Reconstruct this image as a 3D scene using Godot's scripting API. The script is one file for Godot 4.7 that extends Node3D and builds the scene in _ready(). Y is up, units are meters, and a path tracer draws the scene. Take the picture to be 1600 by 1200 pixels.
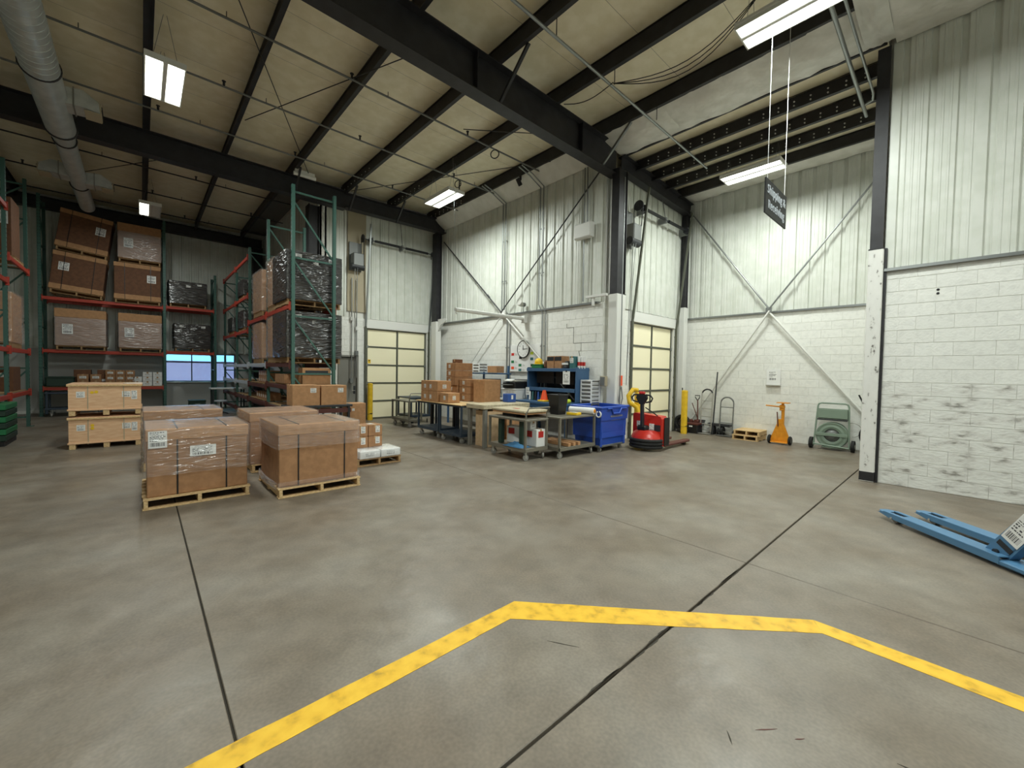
extends Node3D
# A warehouse shipping bay: x runs along the dock wall, -z towards the dock doors, metres.
var mats := {}
var cache := {}
var rng := RandomNumberGenerator.new()
const O := Vector3.ZERO

const LAMP_ENERGY := 16.0
const LAMP_GLOW := 10.0
const EXPOSURE := 0.66

func _ready():
	# camera
	var cam := Camera3D.new()
	cam.name = "camera"
	cam.position = V(0, 1.683, 0)
	cam.rotation = V(-0.0297209, 0.8352679, 0.0177954)
	cam.fov = rad_to_deg(2.0 * atan(600.0 / 640.861))
	cam.near = 0.05
	cam.far = 200.0
	add_child(cam)
	cam.current = true
	# sky: an even overcast day, seen only through the window
	var we := WorldEnvironment.new()
	we.name = "world_environment"
	var e := Environment.new()
	e.background_mode = Environment.BG_SKY
	var sk := Sky.new()
	var sm := ProceduralSkyMaterial.new()
	sm.sky_top_color = Color(0.5, 0.82, 0.98)
	sm.sky_horizon_color = Color(0.62, 0.9, 1.0)
	sm.ground_bottom_color = Color(0.35, 0.36, 0.38)
	sm.ground_horizon_color = Color(0.5, 0.54, 0.58)
	sm.sky_energy_multiplier = 2.6
	sm.sun_angle_max = 0.0
	sk.sky_material = sm
	e.sky = sk
	e.tonemap_mode = Environment.TONE_MAPPER_LINEAR
	e.tonemap_exposure = EXPOSURE
	e.sdfgi_enabled = true
	e.ssao_enabled = true
	e.ssil_enabled = true
	we.environment = e
	add_child(we)
	rng.seed = 7
	make_materials()
	build_setting()
	build_overhead()
	build_floor_loads()
	build_racks()
	build_packing()
	build_recess()

class MB:
	var v := PackedVector3Array()
	var n := PackedVector3Array()
	var uv := PackedVector2Array()
	func tri(a: Vector3, b: Vector3, c: Vector3, na: Vector3, nb: Vector3, nc: Vector3, ua := Vector2.ZERO, ub := Vector2.ZERO, uc := Vector2.ZERO):
		if (c - a).cross(b - a).dot(na + nb + nc) >= 0.0:
			v.append_array([a, b, c]); n.append_array([na, nb, nc]); uv.append_array([ua, ub, uc])
		else:
			v.append_array([a, c, b]); n.append_array([na, nc, nb]); uv.append_array([ua, uc, ub])
	func quad(a: Vector3, b: Vector3, c: Vector3, d: Vector3, nn: Vector3):
		tri(a, b, c, nn, nn, nn, Vector2(0, 1), Vector2(1, 1), Vector2(1, 0))
		tri(a, c, d, nn, nn, nn, Vector2(0, 1), Vector2(1, 0), Vector2(0, 0))
	func quad_s(p: Array, q: Array):
		tri(p[0], p[1], p[2], q[0], q[1], q[2]); tri(p[0], p[2], p[3], q[0], q[2], q[3])
	func box(c: Vector3, s: Vector3, b := 0.0, t := Transform3D.IDENTITY):
		var h := s * 0.5
		var pt = func(sg: Vector3, ax: int) -> Vector3:
			var r := Vector3(sg.x * (h.x - (b if ax != 0 else 0.0)), sg.y * (h.y - (b if ax != 1 else 0.0)), sg.z * (h.z - (b if ax != 2 else 0.0)))
			return t * (c + r)
		for ax in 3:
			var a1 := (ax + 1) % 3
			var a2 := (ax + 2) % 3
			for s0 in [-1.0, 1.0]:
				var q := []
				for e in [[-1.0, -1.0], [1.0, -1.0], [1.0, 1.0], [-1.0, 1.0]]:
					var g := Vector3.ZERO
					g[ax] = s0; g[a1] = e[0]; g[a2] = e[1]
					q.append(pt.call(g, ax))
				var nn := Vector3.ZERO
				nn[ax] = s0
				quad(q[0], q[1], q[2], q[3], (t.basis * nn).normalized())
				if b > 0.0:
					for s1 in [-1.0, 1.0]:
						var g1 := Vector3.ZERO
						g1[ax] = s0; g1[a1] = s1; g1[a2] = -1.0
						var g2 := g1
						g2[a2] = 1.0
						var m := Vector3.ZERO
						m[ax] = s0; m[a1] = s1
						quad(pt.call(g1, ax), pt.call(g2, ax), pt.call(g2, a1), pt.call(g1, a1), (t.basis * m).normalized())
		if b > 0.0:
			for x in [-1.0, 1.0]:
				for y in [-1.0, 1.0]:
					for z in [-1.0, 1.0]:
						var g := Vector3(x, y, z)
						var m := (t.basis * g).normalized()
						tri(pt.call(g, 0), pt.call(g, 1), pt.call(g, 2), m, m, m)
	func tube(pts: Array, r: float, seg := 8, closed := false):
		var k := pts.size()
		var rings := []
		var up := Vector3.UP
		for i in k:
			var d: Vector3
			if closed:
				d = (pts[(i + 1) % k] - pts[(i + k - 1) % k]).normalized()
			else:
				d = (pts[mini(i + 1, k - 1)] - pts[maxi(i - 1, 0)]).normalized()
			if absf(d.dot(up)) > 0.95:
				up = Vector3.RIGHT if absf(d.x) < 0.9 else Vector3.BACK
			var s := d.cross(up).normalized()
			up = s.cross(d).normalized()
			var ring := []
			for j in seg:
				var a := TAU * j / seg
				ring.append((s * cos(a) + up * sin(a)))
			rings.append(ring)
		for i in (k if closed else k - 1):
			var i2 := (i + 1) % k
			for j in seg:
				var j2 := (j + 1) % seg
				quad_s([pts[i] + rings[i][j] * r, pts[i] + rings[i][j2] * r, pts[i2] + rings[i2][j2] * r, pts[i2] + rings[i2][j] * r], [rings[i][j], rings[i][j2], rings[i2][j2], rings[i2][j]])
		if not closed:
			for e in [0, k - 1]:
				var d: Vector3 = (pts[1] - pts[0]).normalized() * -1.0 if e == 0 else (pts[k - 1] - pts[k - 2]).normalized()
				for j in seg:
					tri(pts[e], pts[e] + rings[e][j] * r, pts[e] + rings[e][(j + 1) % seg] * r, d, d, d)
	func lathe(prof: Array, seg := 20, t := Transform3D.IDENTITY):
		# profile of (radius, height) round the y axis, from bottom to top
		for i in prof.size() - 1:
			var p: Vector2 = prof[i]
			var q: Vector2 = prof[i + 1]
			var e := (q - p).normalized()
			var rn := Vector2(e.y, -e.x)
			for j in seg:
				var a := TAU * j / seg
				var b := TAU * (j + 1) / seg
				var ca := Vector3(cos(a), 0, sin(a))
				var cb := Vector3(cos(b), 0, sin(b))
				var na := (t.basis * (ca * rn.x + Vector3.UP * rn.y)).normalized()
				var nb := (t.basis * (cb * rn.x + Vector3.UP * rn.y)).normalized()
				var k := [t * (ca * p.x + Vector3.UP * p.y), t * (cb * p.x + Vector3.UP * p.y), t * (cb * q.x + Vector3.UP * q.y), t * (ca * q.x + Vector3.UP * q.y)]
				if p.x > 1e-6:
					tri(k[0], k[1], k[2], na, nb, nb)
				if q.x > 1e-6:
					tri(k[0], k[2], k[3], na, nb, na)
	func prism(poly: Array, depth: float, t := Transform3D.IDENTITY):
		var pv := PackedVector2Array(poly)
		var ix := Geometry2D.triangulate_polygon(pv)
		for s in [-0.5, 0.5]:
			var nn := (t.basis * Vector3(0, 0, signf(s))).normalized()
			for i in range(0, ix.size(), 3):
				var q := []
				for m in 3:
					q.append(t * Vector3(pv[ix[i + m]].x, pv[ix[i + m]].y, s * depth))
				tri(q[0], q[1], q[2], nn, nn, nn)
		var area := 0.0
		for i in pv.size():
			area += pv[i].cross(pv[(i + 1) % pv.size()])
		for i in pv.size():
			var a := pv[i]
			var b := pv[(i + 1) % pv.size()]
			var e := (b - a).normalized() * signf(area)
			var nn := (t.basis * Vector3(e.y, -e.x, 0)).normalized()
			quad(t * Vector3(a.x, a.y, -depth / 2), t * Vector3(b.x, b.y, -depth / 2), t * Vector3(b.x, b.y, depth / 2), t * Vector3(a.x, a.y, depth / 2), nn)
	func grid(nu: int, nv: int, f: Callable, flip := false):
		var pts := []
		for i in nu + 1:
			for j in nv + 1:
				pts.append(f.call(float(i) / nu, float(j) / nv))
		var nr := []
		for i in nu + 1:
			for j in nv + 1:
				var du: Vector3 = pts[mini(i + 1, nu) * (nv + 1) + j] - pts[maxi(i - 1, 0) * (nv + 1) + j]
				var dv: Vector3 = pts[i * (nv + 1) + mini(j + 1, nv)] - pts[i * (nv + 1) + maxi(j - 1, 0)]
				nr.append(du.cross(dv).normalized() * (-1.0 if flip else 1.0))
		for i in nu:
			for j in nv:
				var k := [i * (nv + 1) + j, (i + 1) * (nv + 1) + j, (i + 1) * (nv + 1) + j + 1, i * (nv + 1) + j + 1]
				quad_s(k.map(func(e): return pts[e]), k.map(func(e): return nr[e]))
	func mesh() -> ArrayMesh:
		var a := []
		a.resize(Mesh.ARRAY_MAX)
		a[Mesh.ARRAY_VERTEX] = v; a[Mesh.ARRAY_NORMAL] = n; a[Mesh.ARRAY_TEX_UV] = uv
		var m := ArrayMesh.new()
		m.add_surface_from_arrays(Mesh.PRIMITIVE_TRIANGLES, a)
		return m

func V(x: float, y: float, z: float) -> Vector3:
	return Vector3(x, y, z)

func bx(x: float, y: float, z: float, b := 0.0) -> ArrayMesh:
	var key := "b%.4f,%.4f,%.4f,%.4f" % [x, y, z, b]
	if not cache.has(key):
		var m := MB.new()
		m.box(O, V(x, y, z), b)
		cache[key] = m.mesh()
	return cache[key]

func cy(r: float, h: float, seg := 16, r2 := -1.0, c := 0.0) -> ArrayMesh:
	var key := "c%.4f,%.4f,%d,%.4f,%.4f" % [r, h, seg, r2, c]
	if not cache.has(key):
		var m := MB.new()
		var t := r if r2 < 0.0 else r2
		m.lathe([Vector2(0, -h / 2), Vector2(r - c, -h / 2), Vector2(r, -h / 2 + c), Vector2(t, h / 2 - c), Vector2(t - c, h / 2), Vector2(0, h / 2)] if c > 0.0 else [Vector2(0, -h / 2), Vector2(r, -h / 2), Vector2(t, h / 2), Vector2(0, h / 2)], seg)
		cache[key] = m.mesh()
	return cache[key]

func tb(pts: Array, r: float, seg := 8, closed := false) -> ArrayMesh:
	var m := MB.new()
	m.tube(pts, r, seg, closed)
	return m.mesh()

func rod(par: Node, called: String, a: Vector3, b: Vector3, r: float, mat: String, seg := 8) -> MeshInstance3D:
	var d := b - a
	var o := P(par, called, cy(r, d.length(), seg), mat, (a + b) / 2)
	var y := d.normalized()
	var x := y.cross(Vector3.BACK if absf(y.z) < 0.9 else Vector3.RIGHT).normalized()
	o.basis = Basis(x, y, x.cross(y))
	return o

# a square bar from a to b (w along the horizontal normal, h the other way)
func bar(par: Node, called: String, a: Vector3, b: Vector3, w: float, h: float, mat: String, bev := 0.0) -> MeshInstance3D:
	var d := b - a
	var o := P(par, called, bx(w, h, d.length(), bev), mat, (a + b) / 2)
	var z := d.normalized()
	var x := (Vector3.UP if absf(z.y) < 0.95 else Vector3.RIGHT).cross(z).normalized()
	o.basis = Basis(x, z.cross(x), z)
	return o

func pr(poly: Array, depth: float) -> ArrayMesh:
	var m := MB.new()
	m.prism(poly, depth)
	return m.mesh()

func arc(c: Vector3, r: float, a0: float, a1: float, k: int, ax: Vector3, ay: Vector3) -> Array:
	var out := []
	for i in k + 1:
		var a := lerpf(a0, a1, float(i) / k)
		out.append(c + ax * cos(a) * r + ay * sin(a) * r)
	return out

func P(par: Node, called: String, mesh: Mesh, mat: String, pos := O, rot := O) -> MeshInstance3D:
	var o := MeshInstance3D.new()
	o.name = called
	o.mesh = mesh
	o.material_override = mats[mat]
	o.position = pos
	o.rotation = rot
	par.add_child(o, true)
	return o

var names := {}
func numbered(called: String) -> String:
	var k: int = names.get(called, 0)
	names[called] = k + 1
	return called if k == 0 else "%s_%03d" % [called, k]

func tag(o: Node, label: String, category: String, group := "", kind := ""):
	o.set_meta("label", label)
	o.set_meta("category", category)
	if group: o.set_meta("group", group)
	if kind: o.set_meta("kind", kind)

func T(called: String, label: String, category: String, pos := O, turn := 0.0, group := "", kind := "") -> Node3D:
	var o := Node3D.new()
	o.name = numbered(called)
	add_child(o)
	o.position = pos
	o.rotation.y = turn
	tag(o, label, category, group, kind)
	return o

func one(called: String, mesh: Mesh, mat: String, label: String, category: String, pos := O, turn := 0.0, group := "", kind := "") -> MeshInstance3D:
	var o := P(self, numbered(called), mesh, mat, pos, V(0, turn, 0))
	tag(o, label, category, group, kind)
	return o

# ---------------------------------------------------------------- materials
func noise_img(seed_: int, size: int, freq: float, oct := 4, sx := 1.0) -> Image:
	var f := FastNoiseLite.new()
	f.seed = seed_
	f.noise_type = FastNoiseLite.TYPE_SIMPLEX_SMOOTH
	f.frequency = freq
	f.fractal_octaves = oct
	var im := f.get_seamless_image(size, size)
	im.convert(Image.FORMAT_RGB8)
	if sx != 1.0:
		im.resize(int(size / sx), size)
	return im

func ramp_tex(seed_: int, freq: float, cols: Array, offs: Array, oct := 4, size := 512, normal := false, bump := 4.0) -> NoiseTexture2D:
	var t := NoiseTexture2D.new()
	var f := FastNoiseLite.new()
	f.seed = seed_
	f.noise_type = FastNoiseLite.TYPE_SIMPLEX_SMOOTH
	f.frequency = freq
	f.fractal_octaves = oct
	t.width = size; t.height = size
	t.seamless = true
	t.noise = f
	if normal:
		t.as_normal_map = true
		t.bump_strength = bump
	else:
		var g := Gradient.new()
		g.colors = PackedColorArray(cols)
		g.offsets = PackedFloat32Array(offs)
		t.color_ramp = g
	return t

func mat(called: String, c: Color, rough := 0.6, metal := 0.0) -> StandardMaterial3D:
	var m := StandardMaterial3D.new()
	m.resource_name = called
	m.albedo_color = c
	m.roughness = rough
	m.metallic = metal
	mats[called] = m
	return m

func g(r: int, gg: int, b: int) -> Color:
	return Color8(r, gg, b)

func mottled(called: String, a: Color, b: Color, scale: float, seed_: int, rough := 0.6, freq := 0.02, oct := 4, stretch := Vector3.ONE, metal := 0.0) -> StandardMaterial3D:
	var m := mat(called, Color.WHITE, rough, metal)
	m.albedo_texture = ramp_tex(seed_, freq, [a, a.lerp(b, 0.5), b], [0.25, 0.5, 0.75], oct, 256)
	m.uv1_triplanar = true
	m.uv1_scale = stretch * scale
	return m

func floor_image() -> Image:
	var big := noise_img(3, 1024, 0.004, 4)
	var mid := noise_img(5, 1024, 0.02, 5)
	var fine := noise_img(9, 1024, 0.25, 2)
	var a := big.get_data()
	var b := mid.get_data()
	var c := fine.get_data()
	var out := PackedByteArray()
	out.resize(1024 * 1024 * 3)
	for i in 1024 * 1024:
		var k := i * 3
		var t := (a[k] / 255.0 - 0.5) * 0.28 + (b[k] / 255.0 - 0.5) * 0.15 + (c[k] / 255.0 - 0.5) * 0.16
		var f := 1.0 + t
		var w := (a[k] / 255.0 - 0.5) * 8.0
		out[k] = clampi(int(124 * f - w), 0, 255)
		out[k + 1] = clampi(int(114 * f), 0, 255)
		out[k + 2] = clampi(int(101 * f + w), 0, 255)
	return Image.create_from_data(1024, 1024, false, Image.FORMAT_RGB8, out)

func label_image(seed_: int, w := 96, h := 128) -> ImageTexture:
	var r := RandomNumberGenerator.new()
	r.seed = seed_
	var im := Image.create(w, h, false, Image.FORMAT_RGB8)
	im.fill(Color(0.93, 0.93, 0.92))
	var y := 8
	while y < h * 0.62:
		var x := 8
		var hh := r.randi_range(3, 6)
		while x < w - 20:
			var ww := r.randi_range(5, 16)
			if r.randf() < 0.75:
				im.fill_rect(Rect2i(x, y, ww, hh), Color(0.25, 0.25, 0.27))
			x += ww + 4
		y += hh + r.randi_range(4, 9)
	var x := 10
	while x < w - 12:
		var ww := r.randi_range(1, 4)
		im.fill_rect(Rect2i(x, int(h * 0.68), ww, int(h * 0.22)), Color(0.08, 0.08, 0.1))
		x += ww + r.randi_range(2, 4)
	return ImageTexture.create_from_image(im)

func make_materials():
	var f := mat("concrete", Color.WHITE, 0.5)
	f.albedo_texture = ImageTexture.create_from_image(floor_image())
	f.uv1_triplanar = true
	f.uv1_world_triplanar = true
	f.uv1_scale = V(0.16, 0.16, 0.16)
	f.roughness_texture = ramp_tex(12, 0.012, [Color(0.7, 0.7, 0.7), Color(0.9, 0.9, 0.9), Color(1, 1, 1)], [0.2, 0.5, 0.8], 5)
	f.metallic_specular = 0.5
	f.normal_enabled = true
	f.normal_texture = ramp_tex(15, 0.03, [], [], 5, 512, true, 1.5)
	f.normal_scale = 0.25
	mat("joint", g(66, 61, 53), 0.95)
	for k in 3:
		var m := mat("block_%d" % k, Color.WHITE, 0.55)
		var w: Color = [g(233, 233, 227), g(231, 231, 225), g(235, 235, 229)][k]
		m.albedo_texture = ramp_tex(20 + k, 0.03, [w.darkened(0.03), w, w], [0.2, 0.5, 0.9], 4, 256)
		m.uv1_triplanar = true
		m.uv1_world_triplanar = true
		m.normal_enabled = true
		m.normal_texture = ramp_tex(29, 0.09, [], [], 3, 256, true, 2.0)
		m.normal_scale = 0.35
	var d := mat("block_scuffed", Color.WHITE, 0.6)
	d.albedo_texture = ramp_tex(33, 0.006, [g(150, 147, 140), g(200, 198, 192), g(222, 221, 215), g(229, 229, 223)], [0.08, 0.19, 0.33, 0.56], 6, 1024)
	d.uv1_triplanar = true
	d.uv1_world_triplanar = true
	d.uv1_scale = V(0.5, 1.0, 0.5)
	d.normal_enabled = true
	d.normal_texture = ramp_tex(29, 0.09, [], [], 3, 256, true, 2.0)
	d.normal_scale = 0.5
	mat("mortar", g(222, 221, 214), 0.8)
	mottled("siding", g(207, 210, 200), g(216, 218, 210), 0.4, 41, 0.38)
	mat("plaster", g(190, 190, 186), 0.7)
	mottled("insulation", g(234, 224, 192), g(244, 235, 208), 0.5, 43, 0.45)
	var ins := mottled("insulation_white", g(214, 212, 203), g(228, 226, 219), 0.5, 44, 0.4)
	ins.normal_enabled = true
	ins.normal_texture = ramp_tex(46, 0.02, [], [], 3, 256, true, 6.0)
	ins.normal_scale = 0.5
	mat("deck", g(120, 118, 112), 0.8)
	mottled("black_steel", g(34, 33, 36), g(43, 42, 46), 0.6, 47, 0.55)
	mat("white_paint", g(222, 222, 217), 0.5)
	var ws := mottled("white_scuffed", g(222, 221, 216), g(226, 225, 220), 0.9, 49, 0.55, 0.02, 6, V(1, 0.5, 1))
	ws.albedo_texture = ramp_tex(49, 0.02, [g(96, 92, 88), g(196, 194, 188), g(224, 223, 218), g(228, 227, 222)], [0.12, 0.22, 0.3, 0.7], 6, 512)
	mat("galvanised", g(150, 153, 152), 0.35, 0.8)
	mottled("duct", g(184, 190, 190), g(200, 205, 204), 0.8, 51, 0.4, 0.02, 4, Vector3.ONE, 0.3)
	mat("dark_metal", g(40, 42, 46), 0.5)
	mat("grey_metal", g(116, 118, 116), 0.5, 0.3)
	mat("steel", g(182, 180, 172), 0.4, 0.4)
	mat("rack_green", g(62, 100, 90), 0.5)
	mat("rack_dark", g(48, 62, 62), 0.55)
	mat("rack_orange", g(176, 60, 42), 0.5)
	mat("rack_white", g(190, 196, 204), 0.5)
	mat("door_cream", g(254, 246, 212), 0.5)
	mat("door_rail", g(86, 88, 76), 0.5)
	mat("door_grey", g(128, 126, 118), 0.5)
	mottled("cardboard", g(158, 116, 80), g(172, 128, 90), 1.5, 61, 0.75)
	mottled("cardboard_warm", g(176, 132, 92), g(188, 142, 100), 1.5, 62, 0.75)
	mottled("cardboard_dark", g(100, 66, 44), g(114, 76, 50), 1.5, 63, 0.75)
	mottled("cardboard_pale", g(196, 166, 128), g(206, 176, 140), 1.5, 64, 0.75)
	mat("tape", g(186, 150, 108), 0.3)
	mottled("pallet_wood", g(196, 162, 114), g(226, 196, 148), 1.2, 65, 0.75, 0.03, 4, V(2, 6, 2))
	mottled("pallet_wood_old", g(150, 118, 82), g(176, 144, 102), 1.2, 66, 0.8, 0.03, 4, V(2, 6, 2))
	mottled("crate_ply", g(224, 178, 138), g(234, 194, 154), 0.8, 67, 0.65, 0.02, 5, V(1, 5, 1))
	mottled("plywood", g(206, 172, 120), g(222, 190, 140), 0.8, 68, 0.6, 0.02, 5, V(1, 4, 4))
	mottled("worktop", g(186, 172, 142), g(206, 194, 166), 0.8, 69, 0.5, 0.02, 5, V(1, 4, 4))
	mat("strap", g(24, 24, 24), 0.4)
	mat("black", g(22, 22, 24), 0.5)
	mat("screen", g(9, 9, 11), 0.45)
	mat("rubber", g(30, 30, 30), 0.8)
	mat("caster_grey", g(140, 138, 132), 0.5)
	mat("white", g(232, 232, 230), 0.5)
	mat("paper", g(234, 234, 230), 0.7)
	var yl := mottled("yellow_tape", g(220, 172, 34), g(236, 188, 46), 1.0, 71, 0.55, 0.03, 5, V(2, 2, 2))
	yl.uv1_world_triplanar = true
	yl.uv1_scale = V(0.7, 0.7, 0.7)
	yl.albedo_texture = ramp_tex(71, 0.02, [g(186, 146, 42), g(214, 166, 36), g(232, 182, 42), g(240, 192, 50)], [0.12, 0.24, 0.42, 0.7], 6, 512)
	mottled("yellow_paint", g(218, 176, 30), g(234, 194, 44), 1.2, 72, 0.5)
	mat("yellow", g(238, 196, 40), 0.45)
	mottled("orange_paint", g(216, 138, 24), g(228, 152, 34), 1.2, 73, 0.5)
	mat("red_paint", g(196, 44, 30), 0.35)
	mat("red", g(190, 40, 34), 0.5)
	mat("orange", g(240, 84, 34), 0.5)
	mat("blue_bin", g(44, 82, 178), 0.4)
	mat("blue_bench", g(62, 96, 132), 0.45)
	mat("blue_jack", g(82, 126, 162), 0.38)
	mat("blue", g(48, 86, 160), 0.5)
	mat("blue_cloth", g(74, 128, 172), 0.85)
	mat("reel_green", g(128, 146, 130), 0.45)
	mat("green", g(38, 120, 74), 0.5)
	mat("dark_green", g(34, 58, 46), 0.55)
	mat("cart_blue", g(52, 66, 80), 0.45)
	mat("cart_grey", g(132, 128, 116), 0.4, 0.4)
	mat("brown_red", g(92, 48, 40), 0.6)
	mat("lime", g(196, 214, 60), 0.5)
	mat("teal", g(60, 110, 112), 0.4)
	mat("tan", g(176, 164, 138), 0.6)
	mat("brick_out", g(186, 124, 138), 0.9)
	mat("stripe_out", g(226, 228, 232), 0.9)
	var gl := mat("glass", Color(0.9, 0.97, 1.0, 0.12), 0.03)
	gl.transparency = BaseMaterial3D.TRANSPARENCY_ALPHA
	var fm := mat("film", Color(0.96, 0.97, 1.0, 0.07), 0.22)
	fm.transparency = BaseMaterial3D.TRANSPARENCY_ALPHA
	fm.cull_mode = BaseMaterial3D.CULL_DISABLED
	var fk := mat("film_milky", Color(0.9, 0.9, 0.92, 0.25), 0.22)
	fk.transparency = BaseMaterial3D.TRANSPARENCY_ALPHA
	fk.cull_mode = BaseMaterial3D.CULL_DISABLED
	var fd := mat("film_dark", g(58, 56, 56), 0.2)
	fd.metallic_specular = 0.8
	mat("film_dark_matt", g(70, 66, 62), 0.4)
	var fs := mat("film_silver", g(150, 146, 142), 0.2)
	fs.metallic_specular = 0.9
	var lp := mat("lamp_panel", g(245, 247, 245), 0.5)
	lp.emission_enabled = true
	lp.emission = Color(0.98, 1.0, 0.96)
	lp.emission_energy_multiplier = LAMP_GLOW
	mat("lamp_off", g(200, 204, 200), 0.4)
	for k in 4:
		var m := mat("label_%d" % k, Color.WHITE, 0.6)
		m.albedo_texture = label_image(100 + k)

# ---------------------------------------------------------------- setting
const BW := 0.4064
const BH := 0.2032

# blocks of a painted block wall between u0 and u1 (local x), y0..top, with gaps for openings [a, b, h]
func blocks(w: Node3D, u0: float, u1: float, top: float, openings: Array, scuff := 0, seed_ := 1):
	var r := RandomNumberGenerator.new()
	r.seed = seed_
	var row := 0
	while row * BH < top - 0.03:
		var y0 := row * BH
		var hh := minf(BH, top - y0) - 0.0055
		var off := 0.0 if row % 2 == 0 else -BW / 2
		var spans := [[u0, u1]]
		for o in openings:
			if y0 < o[2] - 0.02:
				var nx := []
				for s in spans:
					if o[0] > s[0] and o[0] < s[1]:
						nx.append([s[0], o[0]])
					if o[1] < s[1] and o[1] > s[0]:
						nx.append([o[1], s[1]])
					if o[1] <= s[0] or o[0] >= s[1]:
						nx.append(s)
				spans = nx
		for s in spans:
			var k := int(floor((s[0] - off) / BW))
			while off + k * BW < s[1] - 0.02:
				var a := maxf(off + k * BW, s[0])
				var b := minf(off + (k + 1) * BW, s[1])
				if b - a > 0.03:
					var m := "block_%d" % r.randi_range(0, 2)
					if row < scuff:
						m = "block_scuffed"
					P(w, "block", bx(snappedf(b - a - 0.0016, 0.0008), snappedf(hh, 0.001), 0.06, 0.0028), m, V((a + b) / 2, y0 + hh / 2 + 0.0028, -0.03 + r.randf_range(-0.0006, 0.0006)))
				k += 1
		row += 1

func siding_mesh(w: float, h: float) -> ArrayMesh:
	var key := "s%.3f,%.3f" % [w, h]
	if not cache.has(key):
		var pts := []
		var u := 0.0
		pts.append(Vector2(0, 0))
		var k := 0
		while true:
			var c := 0.1524 + 0.3048 * k
			if c - 0.045 > w: break
			for q in [[-0.045, 0.0], [-0.028, -0.036], [0.028, -0.036], [0.045, 0.0], [0.095, 0.0], [0.102, 0.007], [0.122, 0.007], [0.129, 0.0], [0.176, 0.0], [0.183, 0.007], [0.203, 0.007], [0.21, 0.0]]:
				if c + q[0] < w - 0.001:
					pts.append(Vector2(c + q[0], q[1]))
			k += 1
		pts.append(Vector2(w, 0))
		var m := MB.new()
		for i in pts.size() - 1:
			var a: Vector2 = pts[i]
			var b: Vector2 = pts[i + 1]
			var e := (b - a).normalized()
			m.quad(V(a.x, 0, a.y), V(b.x, 0, b.y), V(b.x, h, b.y), V(a.x, h, a.y), V(-e.y, 0, e.x))
		cache[key] = m.mesh()
	return cache[key]

func siding(w: Node3D, u0: float, u1: float, y0: float, y1: float):
	var u := u0
	while u < u1 - 0.02:
		var ww := minf(0.9144, u1 - u)
		P(w, "siding_panel", siding_mesh(snappedf(ww, 0.001), y1 - y0), "siding", V(u, y0, 0))
		u += 0.9144

func core(w: Node3D, u0: float, u1: float, y0: float, y1: float, front := -0.008, m := "mortar"):
	P(w, "wall_core", bx(u1 - u0, y1 - y0, 0.25 + front), m, V((u0 + u1) / 2, (y0 + y1) / 2, (-0.25 + front) / 2))

func wall(called: String, label: String, pos: Vector3, turn: float) -> Node3D:
	return T(called, label, "wall", pos, turn, "", "structure")

func flashing(w: Node3D, u0: float, u1: float, y := 3.39):
	P(w, "sill_flashing", bx(u1 - u0, 0.05, 0.06, 0.004), "galvanised", V((u0 + u1) / 2, y, 0.03))

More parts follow.
